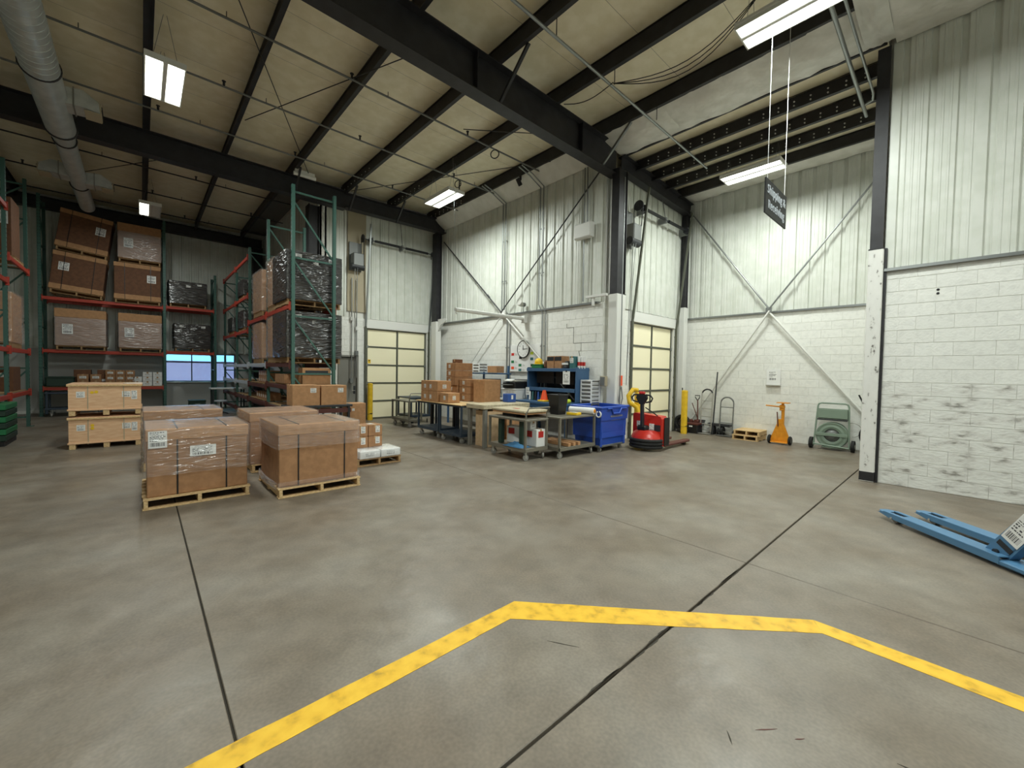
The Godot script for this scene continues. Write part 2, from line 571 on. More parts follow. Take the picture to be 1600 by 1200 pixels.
# the sectional door that stands in an opening: 5 rows of two cream panels in steel rails
func dock_door(called: String, label: String, x: float, z0: float, z1: float):
	var d := T(called, label, "dock door", V(x, 0, z0), PI / 2, "", "structure")
	var w := z0 - z1
	var rows := 5
	var rh := 3.05 / rows
	for i in rows:
		for j in 2:
			P(d, "door_panel", bx(w / 2 - 0.07, rh - 0.05, 0.03, 0.004), "door_cream", V(w * (0.25 + 0.5 * j), rh * (i + 0.5), -0.1))
	for i in rows + 1:
		P(d, "door_rail", bx(w, 0.05, 0.045, 0.005), "door_rail", V(w / 2, clampf(rh * i, 0.026, 3.04), -0.085))
	for u in [0.03, w / 2, w - 0.03]:
		P(d, "door_stile", bx(0.05, 3.04, 0.04, 0.005), "door_rail", V(u, 1.53, -0.084))
	for i in rows - 1:
		for u in [0.04, w - 0.04]:
			P(d, "hinge", bx(0.07, 0.09, 0.02, 0.003), "galvanised", V(u, rh * (i + 1), -0.055))
	P(d, "warning_label", bx(0.09, 0.13, 0.004), "yellow", V(0.12, 1.95, -0.082))
	P(d, "caution_mark", bx(0.06, 0.03, 0.002), "black", V(0.12, 1.97, -0.0795))
	# lift tracks lean into the room above the header
	for u in [-0.06, w + 0.06]:
		bar(d, "track", V(u, 0.02, 0.04), V(u, 3.1, 0.04), 0.05, 0.06, "door_rail")
		bar(d, "track", V(u, 3.1, 0.05), V(u, 6.35, 0.42), 0.045, 0.05, "galvanised" if called == "door_1" else "door_rail")
		for k in 5:
			P(d, "track_bracket", bx(0.06, 0.05, 0.04), "grey_metal", V(u, 0.4 + k * 0.6, 0.01))
	# torsion shaft with springs and drums
	var sy := 5.88
	rod(d, "torsion_shaft", V(-0.3, sy, 0.26), V(w + 0.25, sy, 0.26), 0.017, "dark_metal")
	rod(d, "torsion_spring", V(0.15, sy, 0.26), V(w / 2 - 0.12, sy, 0.26), 0.042, "black")
	rod(d, "torsion_spring", V(w / 2 + 0.12, sy, 0.26), V(w - 0.15, sy, 0.26), 0.042, "black")
	P(d, "centre_bearing", bx(0.06, 0.16, 0.24, 0.004), "grey_metal", V(w / 2, sy, 0.15))
	for u in [0.0, w + 0.06]:
		rod(d, "cable_drum", V(u - 0.04, sy, 0.26), V(u + 0.04, sy, 0.26), 0.085, "dark_metal", 18)
		P(d, "end_bearing", bx(0.02, 0.22, 0.28, 0.004), "galvanised", V(u + 0.06, sy, 0.15))
	rod(d, "support_rod", V(w / 2, sy, 0.24), V(w / 2, 6.9, 0.05), 0.012, "grey_metal")
	# operator
	P(d, "operator_box", bx(0.34, 0.4, 0.26, 0.02), "grey_metal", V(-0.42, 5.17, 0.22))
	rod(d, "operator_motor", V(-0.62, 4.95, 0.24), V(-0.22, 4.95, 0.24), 0.1, "dark_metal", 18)
	P(d, "operator_bracket", bx(0.4, 0.9, 0.04), "grey_metal", V(-0.42, 5.3, 0.05))
	rod(d, "chain_sprocket", V(-0.28, sy, 0.26), V(-0.25, sy, 0.26), 0.13, "dark_metal", 18)
	P(d, "drive_chain", tb([V(-0.265, 5.2, 0.14), V(-0.265, sy, 0.135)], 0.012), "black")
	P(d, "drive_chain", tb([V(-0.265, 5.2, 0.33), V(-0.265, sy, 0.385)], 0.012), "black")
	P(d, "hand_chain", tb([V(-0.52, 4.9, 0.3), V(-0.5, 3.2, 0.2), V(-0.47, 1.4, 0.16), V(-0.44, 3.2, 0.2), V(-0.45, 4.9, 0.32)], 0.008), "galvanised")

func build_setting():
	# floor slabs with saw-cut and cold joints
	var fl := T("floor", "worn grey concrete warehouse floor with saw cut joints", "floor", O, 0, "", "structure")
	P(fl, "joint_filler", bx(31.0, 0.08, 21.6), "joint", V(-6.0, -0.061, -2.4))
	var xs := [-21.1, -16.6, -9.0, -1.265, 6.2]
	var zs := [-12.6, -8.63, -4.035, -0.305, 3.4, 7.2]
	for i in xs.size() - 1:
		for j in zs.size() - 1:
			var gx0 := 0.009 if i == 3 else 0.0025
			var gx1 := 0.009 if i == 2 else 0.0025
			var gz1 := 0.0042 if j == 1 else (0.0055 if j == 2 else 0.003)
			var gz0 := 0.0042 if j == 2 else (0.0055 if j == 3 else 0.003)
			var x0: float = xs[i] + gx0
			var x1: float = xs[i + 1] - gx1
			var z0: float = zs[j] + gz0
			var z1: float = zs[j + 1] - gz1
			P(fl, "concrete_slab", bx(x1 - x0, 0.2, z1 - z0, 0.004), "concrete", V((x0 + x1) / 2, -0.1, (z0 + z1) / 2))
	# broken edges along the cold joint
	var r := RandomNumberGenerator.new()
	r.seed = 21
	for k in 26:
		var z := -1.6 - 2.2 * r.randf()
		var w0 := r.randf_range(0.005, 0.014)
		var l0 := r.randf_range(0.08, 0.3)
		var s := -1.0 if r.randf() < 0.5 else 1.0
		P(fl, "broken_edge", pr([Vector2(-l0 / 2, 0), Vector2(-l0 * 0.22, -w0), Vector2(l0 * 0.25, -w0 * 0.8), Vector2(l0 / 2, 0)], 0.003), "joint", V(-1.265 + s * 0.006, -0.0006, z), V(PI / 2, 0, s * PI / 2))
	# walls; local x runs along each wall, local z faces the room
	var w := wall("wall_back", "white painted block wall with ribbed metal above and the round clock on it", V(-13.4, 0, -8.2), 0)
	core(w, 0, 7.53, 0, 3.39)
	core(w, 0, 7.53, 3.39, 7.5, -0.05)
	blocks(w, 0.3, 7.53, 3.38, [], 0, 11)
	siding(w, 0, 7.53, 3.41, 7.3)
	flashing(w, 0.6, 7.4)
	crack(w)
	w = wall("wall_dock", "white block wall with crossed brace rods behind the two hand trucks", V(-5.87, 0, -12.37), 0)
	core(w, -0.25, 4.97, 0, 3.37)
	core(w, -0.25, 4.97, 3.37, 7.5, -0.05)
	blocks(w, 0, 4.97, 3.36, [], 0, 12)
	siding(w, 0, 4.97, 3.39, 7.1)
	flashing(w, 0.1, 4.8, 3.37)
	w = wall("wall_right", "scuffed white block wall beside the blue pallet jack", V(-0.95, 0, -8.82), 0)
	core(w, -0.02, 6.95, 0, 3.4)
	core(w, -0.02, 6.95, 3.4, 7.5, -0.05)
	blocks(w, 0.02, 3.3, 3.39, [], 8, 13)
	siding(w, 0.02, 6.9, 3.42, 7.3)
	flashing(w, 0.02, 6.9, 3.4)
	for y in [3.02, 2.965]:
		P(w, "anchor_hole", cy(0.018, 0.02, 12), "black", V(0.63, y, -0.005), V(PI / 2, 0, 0))
	w = wall("wall_return", "plain block return wall behind the column at the dock recess", V(-0.95, 0, -12.37), -PI / 2)
	core(w, 0, 3.4, 0, 7.5)
	w = wall("wall_bay", "ribbed metal wall above the dock door next to the red pallet jack", V(-5.87, 0, -8.2), PI / 2)
	core(w, 0.06, 1.3, 0, 3.3); core(w, 3.58, 4.17, 0, 3.3); core(w, 1.3, 3.58, 3.05, 3.3); core(w, 0.06, 4.17, 3.3, 7.5, -0.05)
	core(w, 1.3, 3.58, 0, 3.05, -0.2, "dark_metal")
	blocks(w, 0, 4.17, 3.3, [[1.3, 3.58, 3.3]], 0, 14)
	P(w, "header_board", bx(2.5, 0.27, 0.05, 0.004), "white_paint", V(2.44, 3.185, 0.0))
	siding(w, 0.75, 4.17, 3.34, 7.1)
	P(w, "backing_board", bx(0.62, 3.7, 0.04), "tan", V(0.42, 5.2, -0.02))
	w = wall("wall_loading", "ribbed metal wall above the dock door next to the packing tables", V(-13.4, 0, -4.03), PI / 2)
	core(w, 0.02, 0.62, 0, 3.35); core(w, 1.25, 1.55, 0, 3.35); core(w, 3.81, 4.17, 0, 3.35); core(w, 0.62, 1.25, 2.12, 3.35); core(w, 1.55, 3.81, 3.05, 3.35)
	core(w, 0.06, 4.17, 3.35, 7.5, -0.05)
	core(w, 0.62, 3.81, 0, 3.05, -0.2, "dark_metal")
	blocks(w, 0, 4.17, 3.34, [[0.58, 1.29, 2.16], [1.55, 3.81, 3.34]], 0, 15)
	P(w, "header_board", bx(2.5, 0.27, 0.05, 0.004), "white_paint", V(2.68, 3.19, 0.0))
	siding(w, 1.5, 4.17, 3.36, 7.3)
	siding(w, 0, 0.86, 3.36, 7.3)
	P(w, "backing_board", bx(0.6, 3.7, 0.04), "tan", V(1.2, 5.4, -0.02))
	w = wall("wall_recess", "metal clad wall behind the green pallet racks", V(-20.9, 0, -4.03), 0)
	core(w, -0.25, 7.5, 0, 2.3, -0.01, "plaster"); core(w, -0.25, 7.5, 2.3, 7.5, -0.05)
	siding(w, 0, 7.5, 2.32, 7.3)
	w = wall("wall_end", "end wall with the bright window behind the racks", V(-20.9, 0, 7.2), PI / 2)
	core(w, 0, 11.48, 0, 1.06, -0.01, "plaster"); core(w, 0, 7.9, 1.06, 2.2, -0.01, "plaster"); core(w, 10.18, 11.48, 1.06, 2.2, -0.01, "plaster")
	core(w, 0, 11.48, 2.2, 7.5, -0.05)
	siding(w, 0, 11.23, 2.24, 7.3)
	P(w, "floor_trim", bx(11.2, 0.1, 0.02), "white_paint", V(5.6, 0.05, 0.0))
	w = wall("wall_rear", "plain warehouse wall behind the camera", V(6.2, 0, 7.2), PI)
	core(w, -0.2, 27.3, 0, 7.5, -0.01, "siding")
	w = wall("wall_near", "plain warehouse wall beyond the blue pallet jack", V(6.2, 0, -8.82), -PI / 2)
	core(w, 0, 16.2, 0, 7.5, -0.01, "siding")
	# window
	var wn := T("window_1", "daylit strip window under the rack beams", "window", V(-20.9, 0, -0.7), PI / 2, "", "structure")
	for y in [1.075, 1.84, 2.18]:
		P(wn, "window_frame", bx(2.28, 0.05, 0.08, 0.004), "dark_metal" if y > 1.5 and y < 2.0 else "grey_metal", V(1.14, y, -0.06))
	for u in [0.02, 0.82, 1.55, 2.26]:
		P(wn, "mullion", bx(0.035, 1.1, 0.07, 0.004), "dark_metal", V(u, 1.62, -0.06))
	for k in 3:
		var a: float = [0.02, 0.82, 1.55][k]
		var b: float = [0.82, 1.55, 2.26][k]
		P(wn, "pane", bx(b - a - 0.04, 0.72, 0.006), "glass", V((a + b) / 2, 1.46, -0.06))
		P(wn, "pane", bx(b - a - 0.04, 0.3, 0.006), "glass", V((a + b) / 2, 2.01, -0.06))
	P(wn, "window_sill", bx(2.4, 0.04, 0.16, 0.005), "white_paint", V(1.14, 1.04, 0.05))
	# neighbour's wall in daylight outside
	var nb := one("neighbour_building", bx(0.3, 5.0, 16.0), "brick_out", "pinkish masonry building seen through the window", "building", V(-27.0, 2.5, -1.5), 0, "", "structure")
	P(nb, "parapet", bx(0.34, 0.5, 16.0), "stripe_out", V(0.02, -0.3, 0))
	one("yard", bx(8.0, 0.2, 20.0), "stripe_out", "pale yard paving outside the window", "yard", V(-25.0, -0.1, -1.5), 0, "", "structure")
	# doors
	dock_door("door_1", "cream panelled dock door behind the packing tables", -13.4, -5.58, -7.84)
	dock_door("door_2", "cream panelled dock door behind the red pallet jack", -5.87, -9.5, -11.78)
	var dr := T("door_3", "grey steel personnel door next to the cream dock door", "door", V(-13.4, 0, -4.65), PI / 2, "", "structure")
	P(dr, "door_leaf", bx(0.58, 2.04, 0.05, 0.004), "door_grey", V(0.32, 1.03, -0.08))
	for q in [[0.02, 1.06, 0.05, 2.12], [0.62, 1.06, 0.05, 2.12], [0.32, 2.1, 0.65, 0.06]]:
		P(dr, "door_frame", bx(q[2], q[3], 0.12, 0.004), "door_grey", V(q[0], q[1], -0.03))
	P(dr, "door_handle", tb([V(0.54, 0.98, -0.05), V(0.54, 0.98, 0.0), V(0.44, 0.98, 0.0)], 0.011), "steel")
	P(dr, "push_plate", bx(0.06, 0.26, 0.01, 0.002), "dark_metal", V(0.54, 1.0, -0.05))
	ceiling()
	steel()

func crack(w: Node3D):
	# the stepped crack low on the block wall near the column
	var m := MB.new()
	var path := [V(6.42, 2.95, 0.001), V(6.42, 2.845, 0.001), V(6.65, 2.845, 0.001), V(6.65, 2.44, 0.001), V(6.9, 2.44, 0.001), V(6.9, 2.24, 0.001), V(6.83, 2.235, 0.001), V(6.89, 2.03, 0.001), V(6.86, 1.83, 0.001), V(6.9, 1.7, 0.001), V(6.87, 1.4, 0.001)]
	m.tube(path, 0.006, 5)
	P(w, "crack", m.mesh(), "joint")
	var q := MB.new()
	q.tube([V(6.65, 2.44, 0.001), V(7.35, 2.44, 0.001), V(7.35, 2.66, 0.001)], 0.004, 5)
	P(w, "crack", q.mesh(), "joint")

func blanket(par: Node, x0: float, x1: float, a: Vector2, b: Vector2, m: String, sag: float, seed_: int):
	# a facing strip between two purlins: (y, z) a to b, hanging a little
	var nz := FastNoiseLite.new()
	nz.seed = seed_
	nz.frequency = 2.2
	var mb := MB.new()
	mb.grid(8, 8, func(s, t):
		var y := lerpf(a.x, b.x, t) - sag * sin(PI * t) * (0.35 + 0.65 * sin(PI * s)) - 0.012 * nz.get_noise_2d(s * 2.0 + seed_, t * 1.3) * sin(PI * s) * (1.0 if sag < 0.06 else 5.0)
		return V(lerpf(x0, x1, s), y, lerpf(a.y, b.y, t)), true)
	P(par, "insulation_blanket", mb.mesh(), m)

const PZ := [4.45, 2.93, 1.4, -0.13, -1.65, -3.17, -4.7, -6.23, -7.76]

func ceiling():
	var c := T("ceiling", "cream vinyl faced insulation between dark roof purlins", "ceiling", O, 0, "", "structure")
	P(c, "roof_deck", bx(27.6, 0.12, 20.2), "deck", V(-7.2, 7.52, -2.7))
	var k := 0
	for i in PZ.size() - 1:
		var x := -20.9 if PZ[i + 1] > -4.0 else -13.4
		var xe := 2.0 if i > 2 else -4.0
		x = -3.87 - ceilf((-3.87 - x) / 1.195) * 1.195
		while x < xe:
			blanket(c, x, x + 1.19, Vector2(7.38, PZ[i] - 0.02), Vector2(7.38, PZ[i + 1] + 0.03), "insulation", 0.035, k)
			x += 1.195
			k += 1
	# sagging pieces that run from the last purlin down to the walls
	var x := -13.4
	while x < -5.9:
		blanket(c, x, minf(x + 1.25, -5.8), Vector2(7.06, -7.72), Vector2(6.74, -8.19), "insulation_white", 0.05, k)
		x += 1.25; k += 1
	x = -5.75
	while x < -1.0:
		blanket(c, x, minf(x + 1.5, -0.9), Vector2(7.05, -7.74) if x < -2.6 else Vector2(7.0, -7.45), Vector2(6.94, -8.68), "insulation_white", 0.1, k)
		x += 1.5; k += 1
	x = -0.9
	while x < 4.0:
		blanket(c, x, x + 1.5, Vector2(7.0, -7.45), Vector2(6.93, -8.8), "insulation_white", 0.06, k)
		x += 1.5; k += 1
	# the low bay over the dock recess
	P(c, "roof_deck", bx(5.2, 0.08, 4.0), "deck", V(-3.4, 7.1, -10.65))
	for i in 4:
		x = -5.8
		while x < -1.0:
			var z0: float = [-8.72, -9.28, -10.05, -10.8][i]
			var z1: float = [-9.28, -10.05, -10.8, -11.55][i]
			blanket(c, x, minf(x + 1.2, -0.92), Vector2(7.03, z0), Vector2(7.03, z1 + 0.03), "insulation", 0.02, k)
			x += 1.2; k += 1
	x = -5.85
	while x < -1.0:
		blanket(c, x, minf(x + 1.7, -0.95), Vector2(6.98, -11.6), Vector2(6.86, -12.34), "insulation_white", 0.08, k)
		x += 1.7; k += 1

func purlin(x0: float, x1: float, y0: float, y1: float, z: float, label: String, bolts := false):
	var o := T("purlin", label, "roof purlin", V((x0 + x1) / 2, 0, z), 0, "", "structure")
	var h := y1 - y0
	P(o, "web", bx(x1 - x0, h, 0.012), "black_steel", V(0, (y0 + y1) / 2, 0))
	P(o, "flange", bx(x1 - x0, 0.012, 0.075), "black_steel", V(0, y0 + 0.006, 0.032))
	P(o, "lip", bx(x1 - x0, 0.03, 0.01), "black_steel", V(0, y0 + 0.02, 0.065))
	P(o, "flange", bx(x1 - x0, 0.012, 0.075), "black_steel", V(0, y1 - 0.006, -0.032))
	if bolts:
		for e in [-1, 1]:
			for k in 8:
				for j in 2:
					P(o, "bolt", cy(0.015, 0.02, 6), "white", V(e * (x1 - x0) * 0.5 - e * (0.35 + 0.26 * k), y0 + 0.085 + j * 0.075, 0.012), V(PI / 2, 0, 0))

func isection(par: Node, called: String, a: Vector3, b: Vector3, w: float, h: float, m: String):
	# a welded I beam from a to b: web upright, flanges top and bottom, a and b at mid height
	var d := b - a
	var n := Node3D.new()
	n.name = called
	par.add_child(n, true)
	n.position = (a + b) / 2
	var z := d.normalized()
	var x := (Vector3.UP if absf(z.y) < 0.95 else Vector3.BACK).cross(z).normalized()
	n.basis = Basis(x, z.cross(x), z)
	P(n, "web", bx(0.012, h, d.length()), m)
	P(n, "flange", bx(w, 0.018, d.length()), m, V(0, h / 2, 0))
	P(n, "flange", bx(w, 0.018, d.length()), m, V(0, -h / 2, 0))

func steel():
	for i in PZ.size():
		var far: float = -20.85 if PZ[i] > -4.0 else -13.35
		purlin(far, 6.1, 7.04, 7.37, PZ[i], "black roof purlin %s" % ["over the rear of the hall, first of nine", "second of the nine, over the rear of the hall", "third of the nine, over the round duct", "fourth of the nine, passing over the lit lamp by the duct", "fifth of the nine, between two lamps", "sixth of the nine, over the wrapped box pallets", "seventh of the nine, over the packing carts", "eighth of the nine, nearest but one to the white sagging insulation", "ninth of the nine, along the white sagging insulation"][i], i > 5)
	var pz2 := [-9.28, -10.05, -10.8, -11.55]
	for i in 4:
		purlin(-5.75, -0.98, 6.76, 7.02, pz2[i], "close set black purlin over the dock recess, %s from the crossed brace wall" % ["fourth", "third", "second", "first"][i], i < 3)
	var r := T("rafter", "tapered black steel rafter running to the column by the red pallet jack", "steel beam", O, 0, "", "structure")
	isection(r, "beam", V(-5.74, 6.79, 7.0), V(-5.74, 6.68, -8.4), 0.26, 0.66, "black_steel")
	for z in [-7.0, -4.2, -1.2]:
		P(r, "stiffener", bx(0.22, 0.62, 0.012), "black_steel", V(-5.74, 6.73, z))
	bar(r, "knee_brace", V(-5.65, 6.42, -4.72), V(-4.95, 7.04, -4.72), 0.05, 0.05, "black_steel")
	bar(r, "knee_brace", V(-5.65, 6.4, -7.76), V(-4.95, 7.04, -7.76), 0.05, 0.05, "grey_metal")
	r = T("rafter", "black steel rafter crossing over the green pallet racks", "steel beam", O, 0, "", "structure")
	isection(r, "beam", V(-12.78, 6.76, 7.0), V(-12.78, 6.76, -4.6), 0.26, 0.52, "black_steel")
	isection(r, "beam", V(-12.78, 6.76, -4.6), V(-12.78, 6.82, -8.15), 0.26, 0.42, "black_steel")
	bar(r, "knee_brace", V(-12.7, 6.5, -4.72), V(-12.1, 7.04, -4.72), 0.05, 0.05, "black_steel")
	bar(r, "knee_brace", V(-12.7, 6.5, -6.25), V(-12.1, 7.04, -6.25), 0.05, 0.05, "black_steel")
	bar(r, "knee_brace", V(-12.7, 6.5, -3.2), V(-12.1, 7.04, -3.2), 0.05, 0.05, "black_steel")
	r = T("rafter", "black steel end beam along the top of the window wall", "steel beam", O, 0, "", "structure")
	isection(r, "beam", V(-20.6, 7.0, 7.0), V(-20.6, 6.94, -3.9), 0.24, 0.36, "black_steel")
	r = T("eave_beam", "black beam over the dock door by the red pallet jack", "steel beam", O, 0, "", "structure")
	isection(r, "beam", V(-5.72, 6.73, -8.6), V(-5.72, 6.6, -12.3), 0.2, 0.36, "black_steel")
	r = T("eave_strut", "black eave strut closing the dock recess roof", "steel beam", O, 0, "", "structure")
	P(r, "web", bx(4.8, 0.07, 0.05), "black_steel", V(-3.4, 6.96, -8.71))
	# columns
	column("column_1", "black steel column on a white base at the corner between clock wall and dock door", V(-5.6, 0, -8.38), 3.56, 6.45, 0.2, 0.34)
	column("column_2", "black steel column in the corner behind the packing boxes", V(-12.95, 0, -7.96), 3.45, 6.6, 0.3, 0.2)
	column("column_3", "scuffed white column with black top at the edge of the dock recess", V(-1.03, 0, -8.82), 3.75, 6.9, 0.16, 0.15)
	column("column_4", "black steel column in the corner beside the yellow bollard", V(-5.76, 0, -12.12), 3.7, 6.5, 0.14, 0.2)
	column("column_5", "black steel column behind the near rack frame", V(-13.2, 0, -3.82), 0.0, 6.5, 0.35, 0.3)
	column("column_6", "black corner column beside the window wall", V(-20.65, 0, -3.75), 0.0, 6.8, 0.3, 0.35)

func column(called: String, label: String, p: Vector3, white: float, top: float, wx: float, wz: float):
	var c := T(called, label, "steel column", p, 0, "", "structure")
	var h := top - white
	P(c, "flange", bx(wx, h, 0.016), "black_steel", V(0, white + h / 2, wz / 2 - 0.008))
	P(c, "flange", bx(wx, h, 0.016), "black_steel", V(0, white + h / 2, -wz / 2 + 0.008))
	P(c, "web", bx(0.014, h, wz - 0.03), "black_steel", V(wx * 0.3, white + h / 2, 0))
	P(c, "seat_plate", bx(wx + 0.03, 0.02, wz + 0.03, 0.003), "black_steel", V(0, maxf(white, 0.02), 0))
	if white > 0.1:
		P(c, "painted_base", bx(wx + 0.03, white, wz + 0.02, 0.012), "white_scuffed" if called == "column_3" else "white_paint", V(0, white / 2, 0))
	if called == "column_3":
		P(c, "dark_edge", bx(0.03, white, 0.1), "black_steel", V(0.115, white / 2, -0.01))
		P(c, "worn_patch", bx(wx + 0.034, 0.16, wz + 0.024, 0.01), "black_steel", V(0, 0.09, 0))
	if called == "column_1":
		rod(c, "conduit", V(0.2, 0.3, 0.1), V(0.2, 6.2, 0.1), 0.014, "galvanised")
		P(c, "red_placard", bx(0.012, 0.24, 0.12, 0.002), "orange", V(0.125, 1.52, -0.05))
		P(c, "coiled_lead", tb([V(0.14, 1.38, -0.05), V(0.15, 1.1, -0.1), V(0.15, 0.85, 0.0), V(0.15, 1.05, 0.06), V(0.14, 1.35, -0.02)], 0.012), "grey_metal")

# ---------------------------------------------------------------- lamps, duct, pipes
func lamp(x: float, z: float, label: String, lit: int, top: float):
	var y := 6.3
	var l := T("ceiling_light", label, "ceiling light", V(x, y, z), 0, "twin fluorescent high bay lights")
	P(l, "housing", bx(1.24, 0.05, 0.5, 0.008), "white_paint", V(0, 0.035, 0))
	P(l, "spine", bx(1.22, 0.07, 0.06, 0.006), "white_paint", V(0, 0.0, 0))
	for e in [-1, 1]:
		var on: bool = lit == 2 or (lit == 1 and e == 1)
		P(l, "lamp_panel", bx(1.16, 0.012, 0.19, 0.003), "lamp_panel" if on else "lamp_off", V(0, -0.012, e * 0.13))
		P(l, "reflector_side", bx(1.22, 0.05, 0.012), "white_paint", V(0, -0.01, e * 0.236))
		P(l, "end_cap", bx(0.02, 0.06, 0.5, 0.004), "white_paint", V(e * 0.61, -0.005, 0))
		for s in [-1, 1]:
			rod(l, "hanger_wire", V(e * 0.5, 0.06, s * 0.15), V(e * 0.5, top - y, s * 0.02), 0.003, "grey_metal", 5)
		if on:
			var a := AreaLight3D.new()
			a.name = "panel_light"
			l.add_child(a, true)
			a.area_size = Vector2(1.14, 0.18)
			a.position = V(0, -0.035, e * 0.13)
			a.rotation.x = -PI / 2
			a.light_color = Color(0.97, 1.0, 0.975)
			a.light_energy = LAMP_ENERGY * (0.7 if x < -8.0 and z > -1.0 else (0.8 if z < -8.0 else 1.0))
			a.area_range = 60.0
			a.area_attenuation = 2.0
			a.shadow_enabled = true

func build_overhead():
	lamp(-1.6, -6.12, "lit twin fluorescent light above the hanging sign", 2, 7.04)
	lamp(-3.4, -10.3, "lit twin fluorescent light in front of the crossed brace wall", 2, 6.76)
	lamp(-9.55, -6.05, "lit twin fluorescent light high over the packing carts", 2, 7.04)
	lamp(-8.9, -0.31, "bright twin fluorescent light beside the round duct outlet", 2, 7.04)
	lamp(-16.4, -0.23, "half lit twin fluorescent light near the window wall", 1, 7.04)
	var tl := T("tube_light", "small unlit white tube light beside the rack rafter", "tube light", V(-12.27, 6.92, -3.35))
	rod(tl, "tube", V(0, 0, 0.28), V(0, 0, -0.28), 0.05, "white_paint", 14)
	P(tl, "base", bx(0.06, 0.1, 0.5, 0.006), "white_paint", V(0, 0.07, 0))
	for q in [[-1.6, -0.3], [4.2, -4.5]]:
		lamp(q[0], q[1], "lit twin fluorescent light over the aisle %s" % ["above the camera", "beside the scuffed wall"][int(q[0] > 0.0)], 2, 7.04)
	# spiral duct along x
	var d := T("round_duct", "large round spiral duct hanging over the pallet racks", "air duct", V(0, 6.45, 1.17))
	rod(d, "spiral_pipe", V(-3.0, 0, 0), V(-12.4, 0, 0), 0.225, "duct", 28)
	for k in 24:
		P(d, "spiral_seam", tb(arc(V(-6.4 - k * 0.16, 0, 0), 0.227, 0, TAU, 24, Vector3.UP, Vector3.BACK), 0.006, 5), "duct")
	var m := MB.new()
	m.lathe([Vector2(0.165, -0.3), Vector2(0.165, -0.25), Vector2(0.225, 0.25), Vector2(0.225, 0.3)], 28, Transform3D(Basis(Vector3.BACK, -PI / 2), V(-12.7, 0, 0)))
	P(d, "reducer", m.mesh(), "duct")
	rod(d, "spiral_pipe", V(-12.9, 0, 0), V(-18.0, 0, 0), 0.17, "duct", 24)
	for x in [-10.1, -12.4, -13.0, -15.9]:
		P(d, "hanger_band", tb(arc(V(x, 0, 0), 0.235 if x > -12.8 else 0.178, 0, TAU, 28, Vector3.UP, Vector3.BACK), 0.018, 6), "black_steel")
		rod(d, "hanger_rod", V(x, 0.22, 0), V(x, 0.9, 0), 0.006, "black_steel", 6)
	for q in [[-11.15, -1], [-15.6, -1], [-15.3, 1]]:
		var br := Node3D.new()
		br.name = "branch"
		d.add_child(br, true)
		br.position = V(q[0], 0.05, 0)
		br.scale = V(1, 1, 1)
		var sg: float = q[1]
		var poly := [Vector2(0, 0.11), Vector2(0.42, 0.16), Vector2(0.62, 0.02), Vector2(0.64, -0.16), Vector2(0.42, -0.14), Vector2(0, -0.17)]
		var mb := MB.new()
		mb.prism(poly, 0.42, Transform3D(Basis(V(0, 0, sg), Vector3.UP, V(-sg, 0, 0)), O))
		P(br, "elbow", mb.mesh(), "duct")
		P(br, "grille_frame", bx(0.38, 0.02, 0.22, 0.003), "tan", V(0, -0.17, sg * 0.54))
		P(br, "grille_frame", bx(0.38, 0.19, 0.02, 0.003), "tan", V(0, -0.07, sg * 0.645))
		for k in 2:
			P(br, "louvre", bx(0.36, 0.012, 0.02), "dark_metal", V(0, -0.03 - k * 0.06, sg * 0.657))
		P(br, "standing_seam", bx(0.44, 0.34, 0.02), "galvanised", V(0, -0.005, sg * 0.3))
	# sprinkler lines along z
	var lx := [-6.45, -7.72, -9.6, -11.45, -14.9, -17.0, -19.0]
	var sl := ["next to the rafter over the packing tables", "second out from the tall steel rafter", "passing beside the lit lamp over the carts", "over the near end of the green racks", "beyond the rack rafter, first of three", "beyond the rack rafter, middle of three", "nearest the window wall"]
	for i in 7:
		var z1 := -8.0 if i < 4 else -3.9
		var p := T("sprinkler_pipe", "thin sprinkler pipe under the purlins, " + sl[i], "sprinkler pipe", V(lx[i], 6.98, 0))
		rod(p, "pipe", V(0, 0, 6.8), V(0, 0, z1), 0.019, "grey_metal" if i < 4 else "black_steel")
		for k in 5:
			var z := 4.0 - k * 2.6 + (i % 2) * 0.9
			if z > z1 + 0.2:
				P(p, "sprinkler_head", cy(0.02, 0.09, 8), "black_steel", V(0, 0.05, z))
				P(p, "deflector", cy(0.035, 0.008, 10), "black_steel", V(0, 0.1, z))
				rod(p, "pipe_hanger", V(0, 0, z - 0.7), V(0, 0.1, z - 0.7), 0.006, "black_steel", 5)
	var cp := T("conduit_run", "bright metal pipe crossing under the purlins towards the dock recess", "pipe", O)
	rod(cp, "pipe", V(-4.3, 6.85, 2.0), V(-4.38, 6.7, -10.2), 0.024, "galvanised")
	for z in [-4.7, -6.23, -7.7, -9.28]:
		rod(cp, "pipe_clamp", V(-4.33, 6.78, z), V(-4.33, 7.05, z), 0.008, "dark_metal", 6)
	cp = T("conduit_run", "pair of metal pipes dropping towards the dock recess column", "pipe", O)
	rod(cp, "pipe", V(-1.36, 6.7, -5.0), V(-1.44, 6.68, -10.3), 0.03, "galvanised")
	cp.get_child(0).rotation.z += 0.0
	P(cp, "pipe", tb([V(-1.24, 6.72, -5.2), V(-1.26, 6.7, -9.6), V(-1.29, 6.69, -9.8), V(-1.42, 6.68, -9.86)], 0.02), "galvanised")
